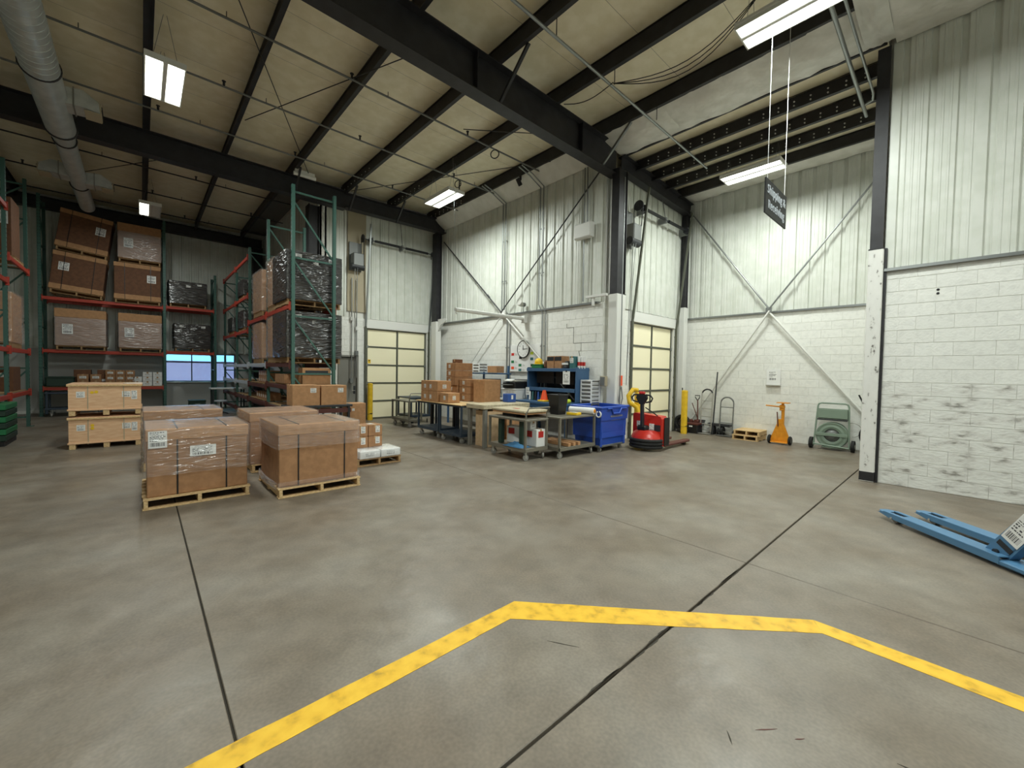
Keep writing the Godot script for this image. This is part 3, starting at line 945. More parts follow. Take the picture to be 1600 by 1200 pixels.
	# roof brace rods
	var br := [[V(-5.8, 7.01, -0.4), V(-12.6, 7.01, -3.6), "roof brace rod crossing from the knee of the tall rafter to the rack rafter"], [V(-10.6, 7.0, -1.7), V(-5.8, 7.0, -3.7), "roof brace rod crossing the sprinkler lines near the unlit lamp"], [V(-12.5, 7.0, -4.7), V(-7.2, 7.0, -7.7), "roof brace rod above the lit lamp over the carts"], [V(-7.6, 7.0, -5.3), V(-5.8, 7.0, -7.6), "short roof brace rod beside the tall column"], [V(-16.8, 7.0, 1.3), V(-12.9, 7.0, -1.2), "roof brace rod beyond the duct"]]
	for b in br:
		one("brace_rod", tb([b[0], b[1]], 0.009, 6), "black_steel", b[2], "brace rod")
	# slack cables
	for k in 3:
		var pts := []
		for i in 13:
			var t := i / 12.0
			pts.append(V(lerpf(-4.28, -2.0, t), lerpf(6.72, 6.9, t) - (0.02 + 0.07 * k) * sin(PI * t) - 0.1 * sin(PI * t), lerpf(-6.12, -6.25, t) - (0.3 + 0.02 * k) * sin(PI * t)))
		one("slack_cable", tb(pts, 0.007, 6), "black", "slack black cable to the lamp above the sign, %s of three" % ["highest", "middle", "lowest"][k], "cable", O, 0, "slack cables to the near lamp")
	var pts2 := []
	for i in 10:
		var t := i / 9.0
		pts2.append(V(lerpf(-5.5, -4.28, t), lerpf(6.98, 6.74, t) - 0.12 * sin(PI * t), lerpf(-6.23, -6.12, t)))
	one("slack_cable", tb(pts2, 0.008, 6), "black", "short black cable sagging between the rafter and the metal pipe", "cable")
	one("cable_coil", tb(arc(V(-9.62, 6.83, -6.6), 0.14, 0, TAU, 20, V(0.8, 0, 0.6), Vector3.UP) + arc(V(-9.62, 6.86, -6.55), 0.1, 0, TAU, 16, V(0.9, 0, -0.4), Vector3.UP), 0.012, 6), "black", "coil of black cable hung above the lamp over the carts", "cable coil")
	one("cable_coil", tb(arc(V(-7.72, 6.87, -6.3), 0.1, 0, TAU, 20, V(0.8, 0, -0.6), Vector3.UP), 0.012, 6), "black", "small coil of cable under the eighth purlin", "cable coil")
	var cm := T("security_camera", "dark camera on the last purlin above the clock wall", "security camera", V(-8.35, 6.98, -7.73))
	P(cm, "bracket", bx(0.05, 0.12, 0.05, 0.005), "black")
	P(cm, "body", cy(0.06, 0.2, 14, 0.055, 0.01), "black", V(0, -0.12, 0.05), V(0.7, 0, 0))
	# conduit runs that come down the clock wall
	for i in 2:
		var x: float = [-9.5, -7.95][i]
		var bend: float = [-9.28, -7.83][i]
		for e in 2:
			var cd := T("wall_conduit", "%s vertical conduit on the clock wall, %s" % [["first", "second"][e], ["at the brace crossing", "just past the round clock"][i]], "conduit", O)
			P(cd, "pipe", tb([V(x + e * 0.12, 7.0, -7.3), V(x + e * 0.12, 6.9, -7.7), V(x + e * 0.12, 6.72, -8.12), V(x + e * 0.12, 3.55, -8.13), V(bend + e * 0.13 + 0.0, 3.3, -8.16), V(bend + e * 0.13, 1.1, -8.16)], 0.017, 8), "galvanised")
			for y in [5.6, 4.4, 2.4]:
				P(cd, "strap", bx(0.07, 0.025, 0.03, 0.003), "galvanised", V((x if y > 3.4 else bend) + e * 0.125, y, -8.14))
	var cd := T("wall_conduit", "conduit feeding the pale panel box under the eaves", "conduit", O)
	P(cd, "pipe", tb([V(-6.42, 6.7, -8.1), V(-6.42, 3.45, -8.13)], 0.017), "galvanised")
	P(cd, "pipe", tb([V(-6.34, 6.7, -8.1), V(-6.34, 5.3, -8.13)], 0.017), "galvanised")
	for e in 2:
		cd = T("wall_conduit", "%s conduit beside the grey personnel door" % ["first", "second"][e], "conduit", V(-13.33, 0, -5.05 - 0.16 * e))
		P(cd, "pipe", tb([V(0, 0.9 + 0.5 * e, 0), V(0, 4.6, 0)], 0.016), "galvanised")
		P(cd, "junction_box", bx(0.07, 0.16, 0.1, 0.008), "grey_metal", V(0, 1.3 + 0.9 * e, 0)); P(cd, "junction_box", bx(0.07, 0.12, 0.09, 0.008), "white_paint", V(0, 3.3 - 0.3 * e, 0))
	var eb := T("panel_box", "pale rectangular panel box high on the clock wall", "electrical box", V(-6.38, 5.15, -8.06))
	P(eb, "body", bx(0.52, 0.36, 0.14, 0.012), "white_paint")
	P(eb, "cover", bx(0.48, 0.32, 0.02, 0.006), "white_paint", V(0, 0, 0.075))
	var lt := T("wall_lamp", "small grey round lamp on the clock wall", "wall lamp", V(-8.5, 3.6, -8.08))
	P(lt, "back_box", cy(0.06, 0.08, 16), "grey_metal", O, V(PI / 2, 0, 0))
	P(lt, "head", cy(0.05, 0.14, 16, 0.09, 0.01), "steel", V(0, 0.0, 0.1), V(1.1, 0, 0))
	rod(lt, "stem", V(0, -0.05, 0), V(0, -0.2, 0), 0.012, "galvanised")
	# swing boom
	var jb := T("swing_boom", "white steel boom arm reaching out from the clock wall", "boom arm", V(-8.5, 3.2, -8.13))
	rod(jb, "arm", V(0, 0, 0), V(-0.02, 0.0, 2.35), 0.05, "white_paint", 14)
	P(jb, "pivot", bx(0.16, 0.2, 0.12, 0.01), "white_paint", V(0, -0.02, 0.02))
	P(jb, "end_hook", tb(arc(V(-0.02, -0.06, 2.3), 0.04, -1.5, 3.0, 10, Vector3.UP, Vector3.BACK), 0.012), "steel")
	rod(jb, "stay_wire", V(-0.02, 0.05, 2.3), V(-0.3, 3.85, 2.3), 0.004, "grey_metal", 5)
	rod(jb, "brace", V(0, -0.5, 0.02), V(0, -0.04, 0.6), 0.02, "white_paint")
	var sb := T("stub_bracket", "short white bracket on the column above the block wall", "bracket", V(-5.95, 3.5, -8.1))
	P(sb, "arm", bx(0.6, 0.06, 0.07, 0.006), "white_paint", V(0.0, 0.02, 0.06))
	P(sb, "strut", bx(0.06, 0.2, 0.05, 0.005), "white_paint", V(-0.1, -0.1, 0.05))
	sb = T("stub_bracket", "white gusset bracket on the corner column behind the packing boxes", "bracket", V(-12.6, 3.42, -7.95))
	P(sb, "gusset", pr([Vector2(-0.2, 0.1), Vector2(0.35, 0.1), Vector2(0.35, 0.02), Vector2(0.0, -0.12), Vector2(-0.2, -0.35)], 0.04), "white_paint")
	# wall braces
	var wb := T("wall_brace", "crossed brace rods on the clock wall", "brace", O)
	rod(wb, "brace_rod", V(-12.75, 6.3, -8.12), V(-9.4, 3.46, -8.02), 0.02, "dark_metal")
	rod(wb, "brace_rod", V(-5.97, 6.5, -8.12), V(-9.45, 3.46, -8.05), 0.017, "dark_metal")
	rod(wb, "brace_rod", V(-9.4, 3.4, -8.06), V(-12.4, 0.6, -8.1), 0.014, "white_paint")
	rod(wb, "brace_rod", V(-9.4, 3.44, -8.05), V(-6.6, 1.0, -8.1), 0.02, "white_paint")
	P(wb, "turnbuckle", bx(0.16, 0.05, 0.05, 0.01), "dark_metal", V(-10.05, 4.02, -8.04), V(0, 0, -0.7))
	P(wb, "hub", bx(0.26, 0.2, 0.05, 0.008), "white_paint", V(-9.4, 3.42, -8.08))
	wb = T("wall_brace", "crossed white brace rods in front of the dock recess wall", "brace", O)
	rod(wb, "brace_rod", V(-5.8, 6.72, -12.26), V(-3.5, 3.43, -12.22), 0.022, "galvanised")
	rod(wb, "brace_rod", V(-1.5, 6.15, -12.26), V(-3.55, 3.4, -12.2), 0.022, "galvanised")
	rod(wb, "brace_rod", V(-3.5, 3.4, -12.2), V(-5.5, 0.35, -12.3), 0.026, "white_paint")
	rod(wb, "brace_rod", V(-3.54, 3.4, -12.22), V(-1.3, 0.55, -12.3), 0.026, "white_paint")
	P(wb, "hub", bx(0.14, 0.14, 0.04, 0.006), "galvanised", V(-3.52, 3.42, -12.21))
	# hanging sign across the aisle
	var sg := T("hanging_sign", "black hanging sign reading Shipping & Receiving", "sign", V(-1.85, 4.07, -6.55), PI / 2)
	P(sg, "board", bx(0.91, 0.46, 0.02, 0.003), "black")
	for e in [-1, 1]:
		for k in 2:
			var tm := TextMesh.new()
			tm.text = ["Shipping &", "Receiving"][k]
			var sf := SystemFont.new()
			sf.font_names = PackedStringArray(["Droid Sans"])
			sf.font_weight = 700
			tm.font = sf
			tm.font_size = 60
			tm.pixel_size = 0.0026
			tm.depth = 0.004
			P(sg, "lettering", tm, "rack_white", V(0, 0.1 - 0.19 * k, e * 0.012), V(0, 0.0 if e == 1 else PI, 0))
		rod(sg, "hanger_wire", V(e * 0.38, 0.23, 0), V(e * 0.38 + 0.0, 2.95, 0), 0.004, "white", 5)

# ---------------------------------------------------------------- racks and loads
func plate(w: float, h: float) -> ArrayMesh:
	return bx(w, h, 0.003)

func label_quad(w: float, h: float) -> ArrayMesh:
	var key := "q%.3f,%.3f" % [w, h]
	if not cache.has(key):
		var m := MB.new()
		m.quad(V(-w / 2, -h / 2, 0.002), V(w / 2, -h / 2, 0.002), V(w / 2, h / 2, 0.002), V(-w / 2, h / 2, 0.002), Vector3.BACK)
		m.box(V(0, 0, 0.0005), V(w, h, 0.002))
		cache[key] = m.mesh()
	return cache[key]

# stick a printed label on a face of a box whose base centre is the parent's origin
func stick(par: Node, face: String, sz: Vector3, u: float, v: float, w: float, h: float, k: int, extra := 0.0):
	var p := O
	var r := O
	match face:
		"x+": p = V(sz.x / 2 + 0.001 + extra, v, -u); r = V(0, PI / 2, 0)
		"z+": p = V(u, v, sz.z / 2 + 0.001 + extra)
		"top": p = V(u, sz.y + 0.001 + extra, v); r = V(-PI / 2, 0, 0)
	P(par, "shipping_label", label_quad(w, h), "label_%d" % (k % 4), p, r)

func carton(label: String, sz: Vector3, pos: Vector3, turn := 0.0, group := "", m := "cardboard", labels := [], called := "cardboard_box", tape := true) -> Node3D:
	var b := T(called, label, "box", pos, turn, group)
	P(b, "body", bx(sz.x, sz.y - 0.002, sz.z, 0.006), m, V(0, sz.y / 2, 0))
	if tape:
		if sz.x > sz.z:
			P(b, "tape", bx(sz.x + 0.003, 0.003, 0.05), "tape", V(0, sz.y - 0.001, 0))
			P(b, "tape_end", bx(0.003, 0.06, 0.05), "tape", V(sz.x / 2, sz.y - 0.03, 0))
		else:
			P(b, "tape", bx(0.05, 0.003, sz.z + 0.003), "tape", V(0, sz.y - 0.001, 0))
			P(b, "tape_end", bx(0.05, 0.06, 0.003), "tape", V(0, sz.y - 0.03, sz.z / 2))
	for l in labels:
		stick(b, l[0], sz, l[1], l[2], l[3], l[4], l[5])
	return b

func pallet(label: String, pos: Vector3, turn := 0.0, lx := 1.2, lz := 1.05, m := "pallet_wood", group := "") -> Node3D:
	# stringers along local x, boards along local z
	var p := T("pallet", label, "pallet", pos, turn, group)
	for k in 3:
		P(p, "stringer", bx(lx, 0.09, 0.04, 0.003), m, V(0, 0.063, (k - 1) * (lz / 2 - 0.03)))
	for k in 7:
		P(p, "deck_board", bx(0.1, 0.018, lz, 0.002), m, V((k - 3) * (lx / 2 - 0.05) / 3.0, 0.118, rng.randf_range(-0.006, 0.006)))
	for k in 3:
		P(p, "bottom_board", bx(0.1, 0.017, lz, 0.002), m, V((k - 1) * (lx / 2 - 0.05), 0.0095, 0))
	return p

func film(par: Node, sz: Vector3, y0: float, y1: float, seed_: int, m := "film", amp := 0.008, top := true):
	# stretch wrap: creased sheet round the four sides, and over the top
	var nz := FastNoiseLite.new()
	nz.seed = seed_
	nz.frequency = 1.0
	var mb := MB.new()
	var hx := sz.x / 2 + 0.006
	var hz := sz.z / 2 + 0.006
	for s in 4:
		mb.grid(22, 96, func(u, v):
			var e := sin(PI * u)
			var d := amp * (0.8 * nz.get_noise_3d(u * 2.5 + s * 7.0, v * 9.0 + u * 3.0, s * 3.0) + 0.75 * nz.get_noise_3d(u * 3.5 + s * 5.0, v * 26.0 - u * 4.0, s * 3.0 + 20.0) + 1.0) * (0.25 + 0.75 * sqrt(e)) + 0.001
			var y := lerpf(y0, y1, v)
			match s:
				0: return V(hx + d, y, lerpf(hz, -hz, u))
				1: return V(lerpf(hx, -hx, u), y, -hz - d)
				2: return V(-hx - d, y, lerpf(-hz, hz, u))
			return V(lerpf(-hx, hx, u), y, hz + d), false)
	if top:
		mb.grid(16, 16, func(u, v):
			return V(lerpf(-hx, hx, u), y1 + 0.002 + amp * 0.8 * (nz.get_noise_2d(u * 9.0, v * 4.0 + 40.0) + 0.5) * sin(PI * u) * sin(PI * v), lerpf(hz, -hz, v)), false)
	P(par, "stretch_wrap", mb.mesh(), m)

func straps(par: Node, sz: Vector3, zs: Array):
	for z in zs:
		P(par, "strap", bx(0.004, sz.y, 0.016), "strap", V(sz.x / 2 + 0.004, sz.y / 2, z))
		P(par, "strap", bx(sz.x, 0.004, 0.016), "strap", V(0, sz.y + 0.003, z))

func wrapped_box(label: String, pos: Vector3, sz: Vector3, seed_: int, opts := {}) -> Node3D:
	var b := T("wrapped_box", label, "box", pos, opts.get("turn", 0.0), opts.get("group", ""))
	P(b, "body", bx(sz.x, sz.y - 0.12, sz.z, 0.008), opts.get("mat", "cardboard"), V(0, (sz.y - 0.12) / 2, 0))
	P(b, "lid", bx(sz.x + 0.02, 0.14, sz.z + 0.02, 0.008), opts.get("lid", "cardboard"), V(0, sz.y - 0.07, 0))
	if opts.has("straps"): straps(b, sz, opts.straps)
	var k := 0
	for l in opts.get("labels", []):
		stick(b, l[0], sz, l[1], l[2], l[3], l[4], k + seed_, 0.012)
		k += 1
	film(b, sz + V(0.02, 0, 0.02), opts.get("y0", 0.0), opts.get("y1", sz.y + 0.004), seed_, opts.get("film", "film"), opts.get("amp", 0.012))
	return b

func upright_frame(par: Node, x: float, zf: float, zb: float, h: float, m: String, lv := 1.0):
	var f := Node3D.new()
	f.name = "upright_frame"
	par.add_child(f, true)
	var post := pr([Vector2(-0.04, 0), Vector2(0.04, 0), Vector2(0.04, 0.065), Vector2(0.026, 0.065), Vector2(0.026, 0.012), Vector2(-0.026, 0.012), Vector2(-0.026, 0.065), Vector2(-0.04, 0.065)], h)
	for z in [zf, zb]:
		var o := P(f, "post", post, m, V(x, h / 2, z))
		o.basis = Basis(V(1, 0, 0), V(0, 0, 1 if z == zb else -1), V(0, -1 if z == zb else 1, 0))
		P(f, "foot_plate", bx(0.13, 0.012, 0.13), m, V(x, 0.007, z))
	var mb := MB.new()
	for k in int(h / 0.1):
		for e in [-0.022, 0.022]:
			mb.box(V(x + e, 0.06 + k * 0.1, maxf(zf, zb) + 0.0012), V(0.013, 0.03, 0.003))
	var hl := P(f, "post_hole", mb.mesh(), "black")
	hl.set_meta("kind", "stuff")
	var y := 0.25
	var up := true
	while y < h - 0.4:
		bar(f, "lattice", V(x, y, zf), V(x, y, zb), 0.03, 0.04, m)
		var y2 := minf(y + 1.3, h - 0.15)
		bar(f, "lattice", V(x, y2 if up else y, zf), V(x, y if up else y2, zb), 0.03, 0.035, m)
		y = y2
	bar(f, "lattice", V(x, h - 0.15, zf), V(x, h - 0.15, zb), 0.03, 0.04, m)

func beam_pair(par: Node, x0: float, x1: float, zf: float, zb: float, y: float, m: String):
	for z in [zf, zb]:
		P(par, "load_beam", bx(x1 - x0 - 0.09, 0.1, 0.045, 0.006), m, V((x0 + x1) / 2, y - 0.05, z))
		for e in [x0 + 0.05, x1 - 0.05]:
			P(par, "beam_connector", bx(0.02, 0.19, 0.06, 0.003), m, V(e, y - 0.05, z + (0.01 if z == zf else -0.01)))

func rack(label: String, pos: Vector3, turn: float, xs: Array, hs: Array, depth: float, levels: Array, m := "rack_green", called := "pallet_rack") -> Node3D:
	var r := T(called, label, "pallet rack", pos, turn)
	for i in xs.size():
		upright_frame(r, xs[i], 0.0, -depth, hs[i], m)
	for i in xs.size() - 1:
		for l in levels[i]:
			beam_pair(r, xs[i], xs[i + 1], 0.0, -depth, l[0], l[1])
	return r

func rack_load(label: String, x: float, y: float, z: float, sz: Vector3, kind: String, seed_: int, turn := 0.0, tilt := O, deck := true):
	# pallet + box on a rack; x, z are the middle, y the beam top
	var old := "pallet_wood_old"
	if deck:
		var p := pallet("pallet under the " + label, V(x, y, z), turn, sz.x * 0.98, sz.z * 0.98, old)
		p.rotation += tilt
	var base := V(x, y + (0.13 if deck else 0.0), z)
	var b: Node3D
	match kind:
		"brown":
			b = T("gaylord_box", label, "box", base, turn)
			P(b, "body", bx(sz.x, sz.y - 0.01, sz.z, 0.01), "cardboard_dark", V(0, sz.y / 2, 0))
			P(b, "lid", bx(sz.x + 0.02, 0.14, sz.z + 0.02, 0.008), "cardboard_warm", V(0, sz.y - 0.07, 0))
			P(b, "tray", bx(sz.x + 0.02, 0.17, sz.z + 0.02, 0.008), "cardboard_warm", V(0, 0.09, 0))
			for zz in [-0.28, 0.28]:
				P(b, "strap", bx(0.004, sz.y, 0.014), "strap", V(sz.x / 2 + 0.012, sz.y / 2, zz * sz.z))
			stick(b, "x+", sz, sz.z * 0.3 if seed_ % 2 else -sz.z * 0.28, sz.y * 0.62, 0.24, 0.26, seed_)
		"silver":
			b = T("wrapped_box", label, "box", base, turn)
			P(b, "body", bx(sz.x, sz.y - 0.01, sz.z, 0.01), "cardboard", V(0, sz.y / 2, 0))
			P(b, "lid", bx(sz.x + 0.02, 0.28, sz.z + 0.02, 0.008), "cardboard_warm", V(0, sz.y - 0.14, 0))
			film(b, sz, 0.02, sz.y - 0.28, seed_, "film_milky", 0.025, false)
			stick(b, "x+", sz, -sz.z * 0.26, sz.y * 0.45, 0.24, 0.32, seed_, 0.03)
		"dark":
			b = T("wrapped_load", label, "pallet load", base, turn)
			film(b, sz, 0.0, sz.y, seed_, "film_dark", 0.026)
			P(b, "carton_core", bx(sz.x - 0.02, sz.y - 0.02, sz.z - 0.02, 0.01), "film_dark_matt", V(0, sz.y / 2, 0))
			for k in 3:
				stick(b, "x+", sz, sz.z * (0.3 - 0.3 * k), sz.y * (0.9 - 0.1 * (k % 2)), 0.13, 0.08, seed_ + k, 0.03)
		"clear":
			b = T("wrapped_load", label, "pallet load", base, turn)
			P(b, "carton_core", bx(sz.x - 0.02, sz.y - 0.02, sz.z - 0.02, 0.01), "cardboard_warm", V(0, sz.y / 2, 0))
			film(b, sz, 0.0, sz.y, seed_, "film", 0.035)
	b.rotation += tilt

func build_racks():
	var L := "rack_orange"
	var W := "rack_white"
	rack("green pallet rack along the window wall", V(-19.6, 0, 2.35), PI / 2, [0.0, 3.0, 4.5], [7.0, 6.9, 5.2], 1.0, [[[0.93, L], [2.14, L], [3.82, L]], [[2.22, L], [3.86, L]]])
	rack("long green pallet rack with a tall near frame by the dark wrapped loads", V(-20.15, 0, -2.5), 0.0, [0.0, 2.8, 5.1, 7.6, 10.0], [5.2, 5.0, 5.4, 5.6, 5.75], 0.95, [[[1.24, W], [1.78, W], [2.88, L], [3.95, L], [5.15, L], [0.75, "brown_red"], [0.3, "brown_red"]], [[1.24, W], [1.78, W], [2.88, L], [3.95, L], [5.15, L], [0.75, "brown_red"], [0.3, "brown_red"]], [[1.22, "brown_red"], [1.8, W], [3.1, L], [0.75, "brown_red"]], [[1.28, "brown_red"], [1.8, "brown_red"], [3.12, L], [0.72, "brown_red"]]])
	rack("green pallet rack at the edge of the hall facing the crates", V(-12.0, 0, 2.2), PI, [0.0, 2.4, 4.7], [6.2, 6.2, 6.5], 1.0, [[[0.97, L], [2.03, L], [3.55, L], [5.2, L]], [[0.97, L], [2.03, L], [4.12, L]]])
	# loads along the window wall
	rack_load("lower of the two tall brown boxes leaning on the window wall rack", -20.05, 3.9, 1.55, V(1.05, 1.22, 1.22), "brown", 2, 0, V(-0.1, 0, 0))
	rack_load("upper of the two tall brown boxes leaning on the window wall rack", -20.05, 5.26, 1.42, V(1.05, 1.22, 1.2), "brown", 1, 0, V(-0.13, 0, 0))
	rack_load("upright brown box on the top beam beside the leaning pair", -20.05, 3.82, 0.06, V(1.05, 1.25, 1.2), "brown", 3)
	rack_load("silvery wrapped box stacked on the upright brown box", -20.05, 5.22, 0.0, V(1.05, 1.2, 1.12), "silver", 4)
	rack_load("silvery wrapped box below the two leaning brown boxes", -20.05, 2.14, 1.45, V(1.05, 1.2, 1.16), "silver", 5)
	rack_load("shiny wrapped box on the middle beam next to the window", -20.05, 2.14, 0.0, V(1.05, 1.2, 1.12), "silver", 6)
	rack_load("dark wrapped load on the top beam over the window", -20.05, 3.86, -1.33, V(1.0, 0.82, 1.1), "dark", 7)
	rack_load("dark wrapped load directly over the window", -20.05, 2.22, -1.45, V(1.0, 0.9, 1.06), "dark", 8)
	# small goods on the low beam
	P(self, numbered("shelf_board"), bx(1.05, 0.02, 2.9), "pallet_wood_old", V(-20.1, 0.94, 0.85))
	tag(get_child(get_child_count() - 1), "wooden shelf board on the lowest beam of the window wall rack", "shelf board")
	var gb := T("tote_bin", "dark green tote at the end of the low beam", "bin", V(-19.75, 0.95, 1.93))
	P(gb, "body", bx(0.45, 0.3, 0.62, 0.02), "dark_green", V(0, 0.15, 0)); P(gb, "rim", bx(0.49, 0.04, 0.66, 0.01), "dark_green", V(0, 0.3, 0))
	var col := ["cardboard_dark", "cardboard_dark", "cardboard", "cardboard"]
	for s in 2:
		carton("dark open carton on the low beam, %s" % ["beside the green tote", "near the stacked small boxes"][s], V(0.4, 0.55, 0.4), V(-19.95, 0.95, 1.45 - s * 0.55), 0, "", "cardboard_dark", [["x+", 0.0, 0.2, 0.2, 0.08, s]])
	for i in 3:
		for j in 3:
			carton("carton of the white labelled block of nine, %s row, %s" % [["bottom", "middle", "top"][j], ["toward the green tote", "in the middle", "toward the window"][i]], V(0.3, 0.18, 0.24), V(-19.75, 0.95 + 0.183 * j, 0.78 - 0.25 * i), 0, "block of nine small cartons", "cardboard", [["x+", 0.0, 0.09, 0.14, 0.07, i]])
	for i in 2:
		for j in 2:
			carton("small brown carton %s on the low beam, %s" % [["lying", "stacked"][j], ["next to the green tote", "next to the block of nine"][i]], V(0.3, 0.2, 0.26), V(-19.6, 0.95 + 0.203 * j, 1.42 - 0.3 * i), 0, "small cartons by the green tote", "cardboard", [["x+", 0.0, 0.1, 0.16, 0.08, j]])
	for i in 3:
		for j in [2, 3, 3][i]:
			carton("small white carton, %s tier, %s pile from the window" % [["bottom", "second", "top"][j], ["third", "second", "first"][i]], V(0.3, 0.16, 0.25), V(-19.75, 0.95 + 0.163 * j, 0.1 - 0.27 * i), 0, "white cartons on the low beam", "white", [["x+", 0.0, 0.08, 0.16, 0.06, j]])
	# low down beside and under the racks
	var tbn := T("work_table", "pale topped work table below the window", "table", V(-18.9, 0, -2.45))
	P(tbn, "table_top", bx(0.7, 0.04, 1.1, 0.006), "white_paint", V(0, 0.86, 0))
	for e in [-1, 1]:
		for f in [-1, 1]:
			P(tbn, "leg", bx(0.04, 0.84, 0.04), "dark_metal", V(e * 0.3, 0.42, f * 0.48))
	var st := T("stool", "small pale seated stool beside the table below the window", "stool", V(-17.7, 0, -2.1))
	P(st, "seat", cy(0.2, 0.05, 20, -1, 0.012), "rack_white", V(0, 0.47, 0))
	P(st, "column", cy(0.025, 0.38, 10), "dark_metal", V(0, 0.26, 0))
	for k in 4:
		bar(st, "leg", V(0, 0.1, 0), V(0.22 * cos(k * PI / 2 + 0.4), 0.02, 0.22 * sin(k * PI / 2 + 0.4)), 0.035, 0.03, "dark_metal")
	var tb2 := T("tool_box", "dark green metal box with pale lid edge on the floor under the window", "tool box", V(-19.3, 0, -1.55))
	P(tb2, "body", bx(0.4, 0.36, 0.5, 0.012), "dark_green", V(0, 0.18, 0)); P(tb2, "lid", bx(0.42, 0.06, 0.52, 0.01), "dark_green", V(0, 0.39, 0)); P(tb2, "handle", tb([V(0.21, 0.28, -0.08), V(0.24, 0.28, -0.06), V(0.24, 0.28, 0.06), V(0.21, 0.28, 0.08)], 0.008), "steel")
	var pc := T("platform_cart", "dark platform cart under the low beam of the window wall rack", "cart", V(-19.6, 0, 1.6))
	P(pc, "deck", bx(0.7, 0.05, 1.3, 0.006), "cart_blue", V(0, 0.75, 0)); P(pc, "lower_deck", bx(0.7, 0.05, 1.3, 0.006), "cart_blue", V(0, 0.25, 0))
	for e in [-1, 1]:
		for f in [-1, 1]:
			P(pc, "post", bx(0.05, 0.7, 0.05), "cart_blue", V(e * 0.3, 0.45, f * 0.6))
			caster(pc, V(e * 0.28, 0.2, f * 0.5), 0.06)
	# loads in the long rack
	var z := -2.98
	rack_load("upper dark wrapped load in the near bay of the long rack", -10.93, 3.12, z - 0.06, V(1.26, 1.1, 1.2), "dark", 11)
	rack_load("lower dark wrapped load in the near bay of the long rack", -10.93, 1.8, z - 0.06, V(1.26, 1.05, 1.2), "dark", 12)
	rack_load("clear wrapped cartons behind the top dark load of the long rack", -12.05, 3.12, z, V(0.8, 1.2, 1.0), "clear", 13)
	rack_load("clear wrapped cartons behind the middle dark load of the long rack", -12.05, 1.8, z, V(0.8, 1.05, 1.0), "clear", 14)
	rack_load("clear wrapped cartons in the third bay of the long rack, upper", -13.7, 3.12, z, V(1.2, 1.15, 1.0), "clear", 15)
	rack_load("clear wrapped cartons in the third bay of the long rack, lower", -13.7, 1.8, z, V(1.2, 1.0, 1.0), "clear", 16)
	rack_load("dark crate on the upper far beams of the long rack", -16.6, 3.95, z, V(1.0, 0.5, 0.9), "dark", 17)
	rack_load("dark crate low on the far beams of the long rack", -16.6, 2.88, z, V(1.1, 0.55, 0.9), "dark", 18)
	rack_load("dark crate in the far bay of the long rack", -18.8, 2.88, z, V(1.0, 0.5, 0.9), "dark", 19)
	for q in [[-11.5, 1.29, 2.2], [-13.9, 1.23, 2.3], [-16.4, 1.25, 2.1], [-11.5, 0.73, 2.2], [-13.9, 0.76, 2.3], [-16.4, 0.76, 2.1]]:
		one("shelf_board", bx(q[2], 0.02, 0.9), "pallet_wood_old", "wooden shelf board on %s beams of the long rack, %s bay from the bench" % ["higher low" if q[1] > 1.0 else "lowest", "first" if q[0] > -12.0 else ("second" if q[0] > -15.0 else "third")], "shelf board", V(q[0] + 0.05, q[1] + 0.008, z), 0, "boards on the low beams of the long rack")
	carton("long flat brown carton on the near low shelf of the long rack", V(0.9, 0.22, 0.5), V(-11.2, 1.31, -2.75), 0, "", "cardboard")
	carton("brown carton with a dark printed panel at the end of the long rack", V(0.35, 0.38, 0.62), V(-10.35, 1.31, -3.05), 0, "", "cardboard_warm")
	P(get_child(get_child_count() - 1), "printed_panel", bx(0.004, 0.1, 0.5), "dark_metal", V(0.177, 0.27, 0))
	for i in 2:
		carton("small white carton behind the printed panel box, %s" % ["toward the aisle", "toward the wall"][i], V(0.25, 0.2, 0.24), V(-10.75, 1.31, -3.0 - i * 0.28), 0, "white cartons on the long rack", "white")
	for i in 5:
		for j in 2:
			carton("small labelled carton on the long rack shelf, %s tier, %s from the tall frame" % [["lower", "upper"][j], ["first", "second", "third", "fourth", "fifth"][i]], V(0.2, 0.17, 0.3), V(-12.9 - i * 0.24, 1.25 + j * 0.172, -2.72), 0, "small cartons on the long rack shelf", "cardboard", [["z+", 0.0, 0.08, 0.08, 0.07, i]])
	for i in 6:
		carton("small brown carton low in the long rack, %s in the row from the end bench" % ["first", "second", "third", "fourth", "fifth", "sixth"][i], V(0.24, 0.2, 0.3), V(-12.8 - i * 0.27, 0.78, -2.72), 0, "small cartons low in the long rack", "cardboard", [["z+", 0.0, 0.1, 0.1, 0.08, i]])
	# bench and cartons at the end of the long rack
	var bn := T("end_bench", "dark steel bench at the near end of the long rack", "bench", V(-9.78, 0, -2.95))
	P(bn, "bench_top", bx(0.6, 0.05, 1.35, 0.006), "dark_metal", V(0, 0.845, 0))
	for e in [-1, 1]:
		for f in [-1, 1]:
			P(bn, "leg", bx(0.05, 0.82, 0.05), "dark_metal", V(e * 0.25, 0.41, f * 0.6))
	P(bn, "side_rail", bx(0.04, 0.1, 1.3), "brown_red", V(0.25, 0.74, 0))
	carton("large brown carton on the end bench, nearer the window wall", V(0.46, 0.45, 0.55), V(-9.74, 0.87, -2.64), 0, "", "cardboard_warm", [["x+", 0.14, 0.33, 0.12, 0.1, 1]])
	carton("large brown carton on the end bench, nearer the dock door", V(0.46, 0.44, 0.55), V(-9.74, 0.87, -3.22), 0, "", "cardboard_warm", [["x+", 0.14, 0.33, 0.12, 0.1, 2]])
	carton("brown carton standing on the floor beside the end bench", V(0.4, 0.85, 0.42), V(-10.1, 0, -3.9), 0, "", "cardboard_warm", [["x+", -0.1, 0.7, 0.06, 0.06, 3]])
